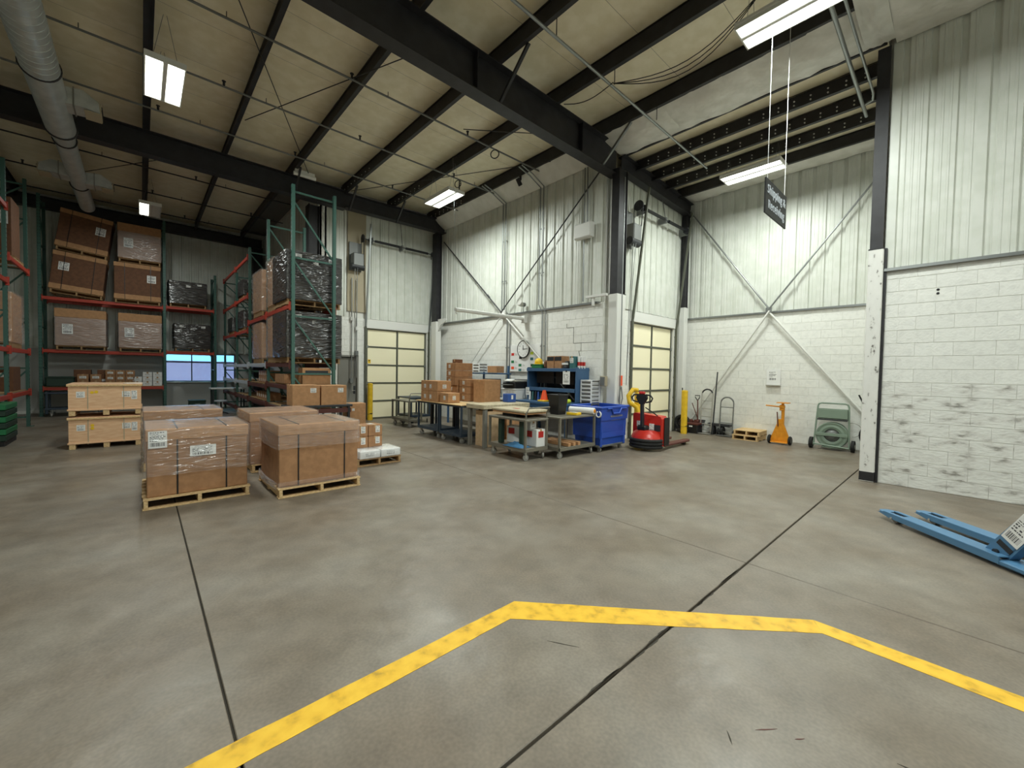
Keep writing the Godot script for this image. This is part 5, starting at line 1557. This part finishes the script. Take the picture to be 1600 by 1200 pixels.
func drawers(label: String, p: Vector3, n: int):
	var d := T("drawer_tower", label, "drawers", p)
	for e in [-1, 1]:
		for f in [-1, 1]:
			P(d, "post", bx(0.03, 0.09 * n, 0.03, 0.004), "white", V(e * 0.15, 0.045 * n, f * 0.16))
	for k in n:
		P(d, "drawer", bx(0.28, 0.06, 0.31, 0.008), "caster_grey", V(0, 0.09 * k + 0.05, 0))
		P(d, "divider", bx(0.32, 0.018, 0.34, 0.003), "white", V(0, 0.09 * k + 0.09, 0)); P(d, "drawer_lip", bx(0.28, 0.02, 0.02, 0.003), "white", V(0, 0.09 * k + 0.07, 0.165)); P(d, "drawer_lip", bx(0.02, 0.02, 0.32, 0.003), "white", V(0.147, 0.09 * k + 0.03, 0))

func blue_bin():
	var b := T("bulk_bin", "large blue plastic bulk bin on casters beside the red pallet jack", "bin truck", V(-5.5, 0, -7.66))
	var m := MB.new()
	var rows := [[0.13, 0.0, 0.0], [0.42, 0.02, 0.0], [0.42, 0.035, 0.0], [0.68, 0.05, 0.0], [0.68, 0.065, 0.0], [0.95, 0.08, 0.0]]
	var hx := 0.33
	var hz := 0.43
	for i in rows.size() - 1:
		for s in 4:
			var q := Transform3D(Basis(Vector3.UP, s * PI / 2), O)
			var ax := hx if s % 2 == 0 else hz
			var az := hz if s % 2 == 0 else hx
			var e0: float = rows[i][1]
			var e1: float = rows[i + 1][1]
			m.quad(q * V(-ax - e0, rows[i][0], az + e0), q * V(ax + e0, rows[i][0], az + e0), q * V(ax + e1, rows[i + 1][0], az + e1), q * V(-ax - e1, rows[i + 1][0], az + e1), (q.basis * V(0, -0.1 if rows[i][0] != rows[i + 1][0] else -1.0, 1 if rows[i][0] != rows[i + 1][0] else 0)).normalized())
			if i == 4:
				m.quad(q * V(-ax - 0.05, 0.3, az + 0.03), q * V(ax + 0.05, 0.3, az + 0.03), q * V(ax + e1 - 0.03, 0.95, az + e1 - 0.03), q * V(-ax - e1 + 0.03, 0.95, az + e1 - 0.03), q.basis * Vector3.FORWARD)
	m.quad(V(-hx, 0.31, -hz), V(hx, 0.31, -hz), V(hx, 0.31, hz), V(-hx, 0.31, hz), Vector3.UP)
	P(b, "tub", m.mesh(), "blue_bin")
	for s in 4:
		var l := (hx if s % 2 == 0 else hz) + 0.1
		var o := (hz if s % 2 == 0 else hx) + 0.07
		P(b, "rim", bx(l * 2, 0.05, 0.05, 0.012), "blue_bin", Basis(Vector3.UP, s * PI / 2) * V(0, 0.955, o), V(0, s * PI / 2, 0))
	for e in [-1, 1]:
		P(b, "corner_rib", bx(0.06, 0.78, 0.06, 0.02), "blue_bin", V(hx + 0.02, 0.5, e * (hz + 0.0)))
	P(b, "grip_recess", tb([V(hx + 0.1, 0.93, 0.32), V(hx + 0.095, 0.93, 0.16), V(hx + 0.09, 0.82, 0.1), V(hx + 0.09, 0.82, -0.14), V(hx + 0.095, 0.92, -0.2), V(hx + 0.1, 0.92, -0.4)], 0.02, 8), "blue_bin")
	for r in 2:
		for k in 9 - r * 2:
			P(b, "faded_print", bx(0.003, 0.035, 0.035 - 0.01 * (k % 2)), "caster_grey", V(hx + 0.072 - r * 0.01, 0.76 - r * 0.07, 0.14 - 0.05 * k - r * 0.04))
	P(b, "side_label", bx(0.12, 0.12, 0.003), "paper", V(-0.1, 0.82, hz + 0.078))
	P(b, "base_frame", bx(0.7, 0.04, 0.96, 0.005), "grey_metal", V(0, 0.125, 0))
	for e in [-1, 1]:
		for f in [-1, 1]:
			caster(b, V(e * 0.26, 0.11, f * 0.38), 0.05)
	P(b, "rope_loop", tb(arc(V(hx + 0.02, 0.82, hz + 0.1), 0.06, 0.3, 5.8, 14, Vector3.UP, Vector3.RIGHT), 0.016), "white")

func red_jack():
	var j := T("powered_pallet_jack", "red electric pallet jack with black tiller parked by the blue bin", "pallet jack", V(-4.76, 0, -8.42))
	# battery case, motor bonnet and bumper; forks point to the dock wall
	P(j, "battery_case", pr([Vector2(-0.35, 0.1), Vector2(0.35, 0.1), Vector2(0.35, 0.7), Vector2(0.31, 0.76), Vector2(-0.31, 0.8), Vector2(-0.35, 0.77)], 0.26), "red_paint", V(0, 0, -0.12))
	P(j, "side_cover", bx(0.02, 0.62, 0.22, 0.005), "black", V(0.365, 0.42, -0.2))
	var m := MB.new()
	var prof := [[0.3, 0.1, 0.31], [0.34, 0.2, 0.33], [0.33, 0.3, 0.33], [0.29, 0.37, 0.3], [0.22, 0.42, 0.24], [0.16, 0.44, 0.2]]
	for i in prof.size() - 1:
		for k in 16:
			var a0 := PI * k / 16.0
			var a1 := PI * (k + 1) / 16.0
			var f := func(pp, a): return V(pp[2] * cos(a) * 1.02, pp[1], pp[0] * sin(a))
			var n0: Vector3 = V(cos(a0), 0.2 + 0.25 * i, sin(a0)).normalized()
			var n1: Vector3 = V(cos(a1), 0.2 + 0.25 * i, sin(a1)).normalized()
			m.quad_s([f.call(prof[i], a0), f.call(prof[i], a1), f.call(prof[i + 1], a1), f.call(prof[i + 1], a0)], [n0, n1, n1, n0])
	for k in 16:
		m.tri(V(0, 0.44, 0.02), V(0.2 * cos(PI * k / 16.0) * 1.02, 0.44, 0.16 * sin(PI * k / 16.0)), V(0.2 * cos(PI * (k + 1) / 16.0) * 1.02, 0.44, 0.16 * sin(PI * (k + 1) / 16.0)), Vector3.UP, Vector3.UP, Vector3.UP)
	P(j, "bonnet", m.mesh(), "red_paint")
	for y in [0.09, 0.16, 0.23]:
		P(j, "bumper_band", tb(arc(V(0, y, 0.0), 0.345, -0.05, PI + 0.05, 18, Vector3.RIGHT, Vector3.BACK), 0.038, 8), "rubber")
	P(j, "tiller_bracket", bx(0.22, 0.12, 0.2, 0.03), "black", V(-0.05, 0.48, 0.08))
	bar(j, "tiller_arm", V(-0.05, 0.48, 0.12), V(-0.02, 1.06, 0.2), 0.09, 0.06, "dark_metal", 0.01)
	P(j, "tiller_head", pr([Vector2(-0.05, 0.0), Vector2(0.05, 0.0), Vector2(0.13, 0.14), Vector2(0.1, 0.22), Vector2(-0.1, 0.22), Vector2(-0.13, 0.14)], 0.07), "black", V(-0.02, 1.02, 0.21))
	for e in [-1, 1]:
		P(j, "handle_loop", tb([V(-0.02 + e * 0.09, 1.23, 0.21), V(-0.02 + e * 0.2, 1.22, 0.21), V(-0.02 + e * 0.25, 1.16, 0.21), V(-0.02 + e * 0.22, 1.09, 0.21), V(-0.02 + e * 0.1, 1.06, 0.21)], 0.018, 8), "black")
	P(j, "horn_button", bx(0.13, 0.06, 0.08, 0.015), "red", V(-0.02, 1.27, 0.21))
	P(j, "cable", tb([V(0.05, 0.95, 0.18), V(0.2, 0.82, 0.05), V(0.28, 0.72, -0.05)], 0.012), "black")
	for q in [[-0.2, 0.56, 0.1, 0.12], [0.12, 0.5, 0.12, 0.17]]:
		P(j, "shipping_label", label_quad(q[2], q[3]), "label_%d" % int(q[1] * 10.0 - 4.0), V(q[0], q[1], 0.012))
	P(j, "data_plate", bx(0.15, 0.14, 0.004), "dark_metal", V(0.25, 0.5, 0.013))
	for e in [-1, 1]:
		P(j, "fork", bx(0.17, 0.05, 1.2, 0.012), "brown_red", V(e * 0.23, 0.09, -0.85))
		P(j, "fork_tip", pr([Vector2(-0.085, 0), Vector2(0.085, 0), Vector2(0.04, 0.1), Vector2(-0.04, 0.1)], 0.05), "brown_red", V(e * 0.23, 0.09, -1.45), V(-PI / 2, 0, 0))
		rod(j, "load_wheel", V(e * 0.23 - 0.05, 0.045, -1.3), V(e * 0.23 + 0.05, 0.045, -1.3), 0.04, "rubber", 16)

func bollard(label: String, p: Vector3, h: float, cap := "yellow_paint"):
	var b := T("bollard", label, "bollard", p)
	var m := MB.new()
	m.lathe([Vector2(0.0, 0.0), Vector2(0.085, 0.0), Vector2(0.085, h - 0.02), Vector2(0.07, h), Vector2(0.0, h + 0.01)], 20)
	P(b, "post", m.mesh(), cap)
	P(b, "scuff_band", cy(0.086, 0.05, 20), "black", V(0, 0.22, 0), V(0.5, 0.2, 0.06))

func hand_truck(label: String, p: Vector3, h: float, w: float, m: String, grips: String, rails: Array):
	var t := T("hand_truck", label, "hand truck", p)
	t.rotation.x = -0.06
	var pts := [V(-w / 2, 0.05, 0)]
	pts.append_array(arc(V(0, h - w / 2, 0), w / 2, PI, 0, 14, Vector3.RIGHT, Vector3.UP))
	pts.append(V(w / 2, 0.05, 0))
	P(t, "frame", tb(pts, 0.016, 8), m)
	P(t, "hand_grip", tb(arc(V(0, h - w / 2, 0), w / 2, PI * 0.9, PI * 0.1, 12, Vector3.RIGHT, Vector3.UP), 0.02, 8), grips)
	for y in rails:
		rod(t, "cross_rail", V(-w / 2, y, 0), V(w / 2, y, 0), 0.012, m)
	P(t, "toe_plate", bx(w + 0.06, 0.012, 0.2, 0.002), m, V(0, 0.012, 0.1))
	for e in [-1, 1]:
		rod(t, "wheel", V(e * (w / 2 + 0.02), 0.1, -0.08), V(e * (w / 2 + 0.07), 0.1, -0.08), 0.1, "rubber", 18)
	rod(t, "axle", V(-w / 2, 0.1, -0.08), V(w / 2, 0.1, -0.08), 0.01, "steel")

func build_recess():
	bollard("yellow bollard in front of the crossed brace wall corner", V(-5.38, 0, -11.55), 1.24)
	bollard("yellow bollard guarding the dock door behind the packing tables", V(-13.2, 0, -5.62), 1.22)
	bollard("yellow bollard behind the tiller of the red pallet jack", V(-5.5, 0, -9.25), 1.22)
	var pu := T("hose_loop", "yellow bent hose hooked over the bollard behind the tiller", "hose", V(-5.5, 0, -9.25))
	P(pu, "hose", tb([V(0.0, 1.28, 0.05), V(-0.02, 1.3, 0.2), V(-0.1, 1.14, 0.28), V(-0.08, 0.98, 0.26), V(0.06, 0.86, 0.16), V(0.1, 0.6, 0.1)], 0.055, 10), "yellow_paint")
	# tools by the corner
	var bl := T("broom", "dark handled broom leaning in the corner behind the yellow bollard", "broom", O)
	rod(bl, "handle", V(-5.62, 1.3, -11.9), V(-5.5, 0.1, -11.75), 0.016, "black")
	P(bl, "head", bx(0.3, 0.1, 0.12, 0.02), "black", V(-5.5, 0.06, -11.74))
	var rk := T("scraper", "red handled scraper leaning behind the shovel", "scraper", O)
	rod(rk, "handle", V(-5.45, 0.85, -12.2), V(-5.2, 0.35, -12.1), 0.014, "brown_red")
	P(rk, "blade", bx(0.26, 0.02, 0.2), "dark_metal", V(-5.16, 0.3, -12.1), V(0.9, 0, 0))
	var sv := T("shovel", "short shovel with D handle standing in the dark crate", "shovel", V(-5.22, 0, -12.08))
	rod(sv, "shaft", V(-0.06, 0.95, -0.1), V(0.0, 0.3, 0), 0.017, "brown_red")
	P(sv, "d_handle", tb([V(-0.06, 0.93, -0.1), V(-0.13, 1.02, -0.1), V(-0.14, 1.08, -0.1), V(0.0, 1.08, -0.1), V(-0.01, 1.02, -0.1), V(-0.06, 0.93, -0.1)], 0.014), "black")
	P(sv, "blade", pr([Vector2(-0.11, 0.3), Vector2(0.11, 0.3), Vector2(0.12, 0.06), Vector2(0.0, 0.0), Vector2(-0.12, 0.06)], 0.012), "brown_red", V(0.0, 0.08, 0.02), V(-0.2, 0, 0))
	var dc := T("storage_crate", "dark brown crate on the floor between bollard and hand truck", "crate", V(-5.3, 0, -11.98))
	P(dc, "body", bx(0.38, 0.26, 0.34, 0.015), "black", V(0, 0.13, 0)); P(dc, "top_rim", bx(0.42, 0.06, 0.36, 0.012), "brown_red", V(0, 0.27, 0)); P(dc, "front_tag", bx(0.1, 0.04, 0.004), "paper", V(0.0, 0.2, 0.172))
	for k in 2:
		P(dc, "rolled_strap", cy(0.06, 0.1, 14), "brown_red", V(-0.08 + 0.16 * k, 0.33, 0.0), V(PI / 2, 0, 0))
	var wl := T("spare_wheel", "black spare wheel leaning behind the yellow bollard", "wheel", V(-5.62, 0.26, -11.95))
	P(wl, "tyre", tb(arc(O, 0.19, 0, TAU, 22, Vector3.RIGHT, Vector3.UP), 0.06, 10), "rubber"); P(wl, "hub", cy(0.1, 0.06, 16), "black", O, V(PI / 2, 0, 0))
	hand_truck("tall aluminium hand truck with black curved grip against the crossed brace wall", V(-4.98, 0, -12.05), 1.28, 0.3, "steel", "black", [0.28, 0.5, 0.72, 0.95])
	hand_truck("grey arched hand truck next to the low pallet pile", V(-4.44, 0, -12.08), 1.08, 0.34, "grey_metal", "grey_metal", [0.36, 0.8])
	one("pry_bar", tb([V(-4.72, 0.02, -11.88), V(-4.72, 1.78, -12.12)], 0.018), "dark_metal", "long dark steel bar leaning between the two hand trucks", "steel bar")
	var sc := T("skate", "low dark wheeled skate behind the hand trucks", "dolly", V(-4.7, 0, -12.2))
	P(sc, "deck", bx(0.6, 0.07, 0.2, 0.008), "dark_metal", V(0.05, 0.28, 0))
	for e in [-1, 1]:
		rod(sc, "wheel", V(e * 0.12 - 0.03, 0.12, 0.02), V(e * 0.12 + 0.05, 0.12, 0.02), 0.12, "rubber", 18)
		P(sc, "bracket", bx(0.03, 0.2, 0.1), "dark_metal", V(e * 0.12, 0.2, 0))
	var dh := T("document_holder", "clear wall document holder on the crossed brace wall", "document holder", V(-3.39, 1.65, -12.345))
	P(dh, "back", bx(0.32, 0.42, 0.01, 0.003), "white"); P(dh, "paper_sheet", label_quad(0.2, 0.26), "label_3", V(-0.02, 0.04, 0.006)); P(dh, "ledge", bx(0.33, 0.03, 0.06, 0.005), "steel", V(0, -0.2, 0.03))
	pallet("pale pallet at the bottom of the small pile by the orange jack", V(-3.82, 0, -12.03), 0.02, 0.72, 0.62)
	get_child(get_child_count() - 1).rotation.y = PI / 2
	pallet("pale pallet at the top of the small pile by the orange jack", V(-3.8, 0.128, -12.05), 0.0, 0.72, 0.62)
	get_child(get_child_count() - 1).rotation.y = PI / 2 + 0.03
	# orange post jack
	var pj := T("trailer_jack", "orange upright trailer jack on two black wheels", "trailer jack", V(-3.06, 0, -11.85))
	P(pj, "body_plate", pr([Vector2(-0.2, 0.06), Vector2(0.2, 0.06), Vector2(0.19, 0.18), Vector2(0.075, 0.5), Vector2(0.075, 0.62), Vector2(-0.075, 0.62), Vector2(-0.075, 0.5), Vector2(-0.19, 0.18)], 0.05), "orange_paint", V(0, 0, 0.02))
	P(pj, "screw_tube", cy(0.035, 0.36, 14), "orange_paint", V(0.04, 0.74, 0)); P(pj, "pull_rod", cy(0.014, 0.36, 8), "brown_red", V(-0.06, 0.62, 0.05), V(0, 0, 0.08)); P(pj, "gear_housing", bx(0.11, 0.1, 0.12, 0.02), "orange_paint", V(0.02, 0.93, 0)); P(pj, "collar", cy(0.06, 0.05, 16, -1, 0.01), "orange_paint", V(0.02, 0.86, 0))
	P(pj, "top_plate", bx(0.26, 0.02, 0.2, 0.004), "orange_paint", V(0.04, 1.03, 0)); rod(pj, "crank", V(0.0, 0.93, 0.05), V(-0.32, 0.95, 0.08), 0.016, "orange_paint")
	P(pj, "neck", cy(0.03, 0.06, 12), "orange_paint", V(0.03, 0.995, 0)); P(pj, "base_plate", bx(0.36, 0.02, 0.2, 0.003), "orange_paint", V(0, 0.05, 0.06))
	for e in [-1, 1]:
		P(pj, "wheel", tb(arc(V(e * 0.22, 0.11, 0.05), 0.075, 0, TAU, 18, Vector3.UP, Vector3.BACK), 0.035, 8), "rubber"); rod(pj, "wheel_hub", V(e * 0.2, 0.11, 0.05), V(e * 0.245, 0.11, 0.05), 0.055, "caster_grey", 14)
	# strapping cart with big reel
	var rc := T("strapping_cart", "grey green strapping cart with a large coil reel", "strapping cart", V(-2.04, 0, -11.95))
	var G := "reel_green"
	P(rc, "frame", tb([V(-0.33, 0.08, 0.12), V(-0.29, 1.0, 0.02), V(-0.27, 1.06, 0.02), V(-0.22, 1.08, 0.02), V(0.22, 1.08, 0.02), V(0.27, 1.06, 0.02), V(0.29, 1.0, 0.02), V(0.33, 0.05, 0.12)], 0.018, 8), G)
	P(rc, "tool_tray", pr([Vector2(-0.12, 0.0), Vector2(0.1, -0.06), Vector2(0.12, 0.18), Vector2(-0.12, 0.22)], 0.56), G, V(0, 0.74, -0.02), V(0, PI / 2, 0))
	P(rc, "tray_front", bx(0.54, 0.2, 0.012, 0.003), G, V(0, 0.84, 0.1))
	P(rc, "tray_lip", bx(0.56, 0.03, 0.03, 0.004), "dark_metal", V(0, 0.7, 0.09))
	for e in [-1, 1]:
		var fl := MB.new()
		fl.lathe([Vector2(0.15, -0.012), Vector2(0.15, 0.012), Vector2(0.2, 0.03), Vector2(0.245, 0.02), Vector2(0.29, 0.035), Vector2(0.305, 0.02), Vector2(0.305, -0.012), Vector2(0.15, -0.012)], 36, Transform3D(Basis(Vector3.RIGHT, PI / 2), V(0, 0.34, e * 0.06)))
		P(rc, "reel_flange", fl.mesh(), G)
		rod(rc, "wheel", V(e * 0.36, 0.13, 0.06), V(e * 0.42, 0.13, 0.06), 0.13, "rubber", 20)
		rod(rc, "wheel_hub", V(e * 0.355, 0.13, 0.06), V(e * 0.43, 0.13, 0.06), 0.05, "caster_grey", 14)
	var mb := MB.new()
	mb.lathe([Vector2(0.15, -0.01), Vector2(0.13, 0.0), Vector2(0.07, 0.05), Vector2(0.0, 0.055)], 30, Transform3D(Basis(Vector3.RIGHT, PI / 2), V(0, 0.34, 0.05)))
	P(rc, "hub_cone", mb.mesh(), "grey_metal")
	rod(rc, "strap_coil", V(0, 0.34, -0.07), V(0, 0.34, 0.045), 0.2, "dark_metal", 30)
	P(rc, "cross_bar", bx(0.6, 0.07, 0.02, 0.004), G, V(0, 0.36, 0.13)); rod(rc, "lower_bar", V(-0.33, 0.12, 0.14), V(0.33, 0.08, 0.14), 0.018, G); P(rc, "skid_plate", bx(0.4, 0.02, 0.26, 0.004), G, V(0.02, 0.06, 0.0))
	P(rc, "loose_strap", tb(arc(V(0.36, 0.5, 0.0), 0.16, 1.9, -1.6, 12, Vector3.RIGHT, Vector3.UP), 0.01), "steel")
	# black reel cart partly behind the column
	var br := T("strapping_cart", "black reel cart half hidden by the scuffed white column", "strapping cart", V(-1.3, 0, -12.0))
	rod(br, "reel", V(0.02, 0.4, -0.02), V(0.02, 0.4, 0.06), 0.29, "black", 28); rod(br, "reel_rim", V(0.02, 0.4, 0.055), V(0.02, 0.4, 0.075), 0.2, "dark_metal", 28)
	P(br, "post", bx(0.06, 0.4, 0.06), "black", V(-0.17, 0.78, 0)); rod(br, "handle", V(-0.16, 0.98, 0), V(-0.3, 1.3, 0), 0.016, "black"); P(br, "base", bx(0.44, 0.05, 0.3), "black", V(0.0, 0.09, 0))
	for e in [-1, 1]:
		rod(br, "wheel", V(-0.2, 0.1, 0.12 * e), V(-0.14, 0.1, 0.12 * e), 0.1, "rubber", 18)
	blue_jack()
	tape_lines()

func blue_jack():
	# forks point up-left in plan: local +x runs from the fork tips to the pump
	var j := T("hand_pallet_jack", "blue hand pallet jack with long narrow forks near the scuffed block wall", "pallet jack", V(-0.56, 0, -6.72), -0.79)
	var B := "blue_jack"
	for e in [0, 1]:
		var z := 0.06 if e == 0 else -0.36
		var fk := Node3D.new()
		fk.name = "fork"
		j.add_child(fk, true)
		fk.position = V(0.0 if e == 0 else 0.0, 0, z)
		P(fk, "deck", bx(1.02, 0.012, 0.165, 0.004), B, V(0.79, 0.1, 0))
		P(fk, "tip", pr([Vector2(0.0, -0.045), Vector2(0.05, -0.08), Vector2(0.1, -0.0825), Vector2(0.1, 0.0825), Vector2(0.05, 0.08), Vector2(0.0, 0.045)], 0.012), B, V(-0.02, 0.088, 0), V(PI / 2, 0, -0.0))
		for s in [-1, 1]:
			P(fk, "side", pr([Vector2(0.0, 0.075), Vector2(0.08, 0.1), Vector2(1.3, 0.1), Vector2(1.3, 0.035), Vector2(0.16, 0.045)], 0.012), B, V(0, 0, s * 0.0765))
			P(fk, "slot_edge", bx(0.2, 0.012, 0.045, 0.003), B, V(0.18, 0.1, s * 0.06))
		rod(fk, "load_roller", V(0.19, 0.042, -0.04), V(0.19, 0.042, 0.04), 0.04, "caster_grey", 16); rod(fk, "axle_pin", V(0.19, 0.055, -0.09), V(0.19, 0.055, 0.09), 0.012, "steel")
		rod(fk, "push_rod", V(0.25, 0.06, 0), V(1.2, 0.06, 0), 0.014, "dark_metal")
	# slanting frame arms, heel bar, pump and tow bar beyond the frame
	for z in [0.03, -0.33]:
		P(j, "frame_arm", pr([Vector2(1.09, 0.085), Vector2(1.27, 0.06), Vector2(1.62, 0.62), Vector2(1.47, 0.64)], 0.05), B, V(0, 0, z))
		P(j, "arm_rim", pr([Vector2(1.255, 0.06), Vector2(1.29, 0.06), Vector2(1.64, 0.62), Vector2(1.61, 0.63)], 0.09), B, V(0, 0, z - 0.02))
	P(j, "heel_bar", bx(0.3, 0.05, 0.58, 0.012), B, V(1.42, 0.05, -0.15))
	P(j, "cross_tube", bx(0.08, 0.08, 0.4, 0.01), B, V(1.5, 0.55, -0.15))
	var wl := P(j, "warning_label", label_quad(0.15, 0.3), "label_0", V(1.375, 0.36, 0.058))
	wl.rotation.z = -0.57
	wl = P(j, "model_plate", bx(0.13, 0.05, 0.003), "dark_metal", V(1.262, 0.18, 0.057))
	wl.rotation.z = -0.57
	rod(j, "pivot_pin", V(1.2, 0.11, 0.05), V(1.2, 0.11, 0.075), 0.024, "dark_metal", 14)
	P(j, "pump", cy(0.06, 0.34, 20), "dark_metal", V(1.56, 0.3, -0.15)); P(j, "tow_bar", tb([V(1.48, 0.3, -0.15), V(1.66, 1.1, -0.15)], 0.02), B); P(j, "tow_grip", tb([V(1.66, 1.08, -0.28), V(1.7, 1.24, -0.28), V(1.7, 1.24, -0.02), V(1.66, 1.08, -0.02), V(1.66, 1.08, -0.28)], 0.016), "black")
	for e in [-1, 1]:
		rod(j, "steer_wheel", V(1.46, 0.09, -0.15 + e * 0.05), V(1.46, 0.09, -0.15 + e * 0.1), 0.09, "rubber", 20)

func tape_lines():
	# a strip of floor tape: polygon with worn, slightly uneven edges
	var segs := [[[Vector2(-2.165, -2.02), Vector2(-2.025, -1.855)], [Vector2(-2.13, 0.6), Vector2(-1.985, 0.6)], 30], [[Vector2(-2.165, -2.02), Vector2(-2.025, -1.855)], [Vector2(-0.652, -3.445), Vector2(-0.575, -3.31)], 26], [[Vector2(-0.65, -3.445), Vector2(-0.575, -3.31)], [Vector2(2.2, -3.53), Vector2(2.2, -3.34)], 26]]
	var tl := T("trim_1", "worn yellow floor tape line with two corners", "floor line", O, 0, "", "structure")
	var nz := FastNoiseLite.new()
	nz.seed = 4; nz.frequency = 3.0
	for s in segs:
		var m := MB.new()
		var n: int = s[2]
		for i in n:
			var pts := []
			for k in [i, i + 1]:
				var t := float(k) / n
				var a: Vector2 = s[0][0].lerp(s[1][0], t)
				var b: Vector2 = s[0][1].lerp(s[1][1], t)
				var d := (b - a).normalized()
				a += d * 0.006 * nz.get_noise_2d(t * 6.0, 1.0)
				b -= d * 0.006 * nz.get_noise_2d(t * 6.0, 9.0)
				pts.append([a, b])
			var q := []
			for e in [[0, 0], [0, 1], [1, 1], [1, 0]]:
				var p: Vector2 = pts[e[0]][e[1]]
				q.append(V(p.x, 0.002, p.y))
			m.quad(q[0], q[1], q[2], q[3], Vector3.UP)
			for e in [[0, 3], [1, 2]]:
				var a: Vector3 = q[e[0]]
				var b: Vector3 = q[e[1]]
				var nn: Vector3 = (a - (q[2] if e[0] == 0 else q[3])).normalized()
				m.quad(a, b, b - V(0, 0.002, 0), a - V(0, 0.002, 0), nn)
		P(tl, "tape_strip", m.mesh(), "yellow_tape")
	# scrapes and drag marks near the tape
	var marks := [[-1.62, -1.93, 0.2, 0.55], [-0.68, -2.02, 0.08, 2.2], [-0.58, -2.2, 0.11, 0.9], [-0.46, -2.26, 0.05, 0.9], [-0.1, -2.45, 0.09, 0.2]]
	for k in marks.size():
		var q: Array = marks[k]
		var m := MB.new()
		m.prism([Vector2(-q[2] / 2, 0), Vector2(-q[2] * 0.2, -0.003), Vector2(q[2] / 2, -0.001), Vector2(q[2] * 0.3, 0.002), Vector2(-q[2] * 0.1, 0.004)], 0.0012)
		P(tl, "scrape", m.mesh(), "joint" if k != 3 and k != 2 else "brown_red", V(q[0], 0.0008, q[1]), V(PI / 2, q[3], 0))
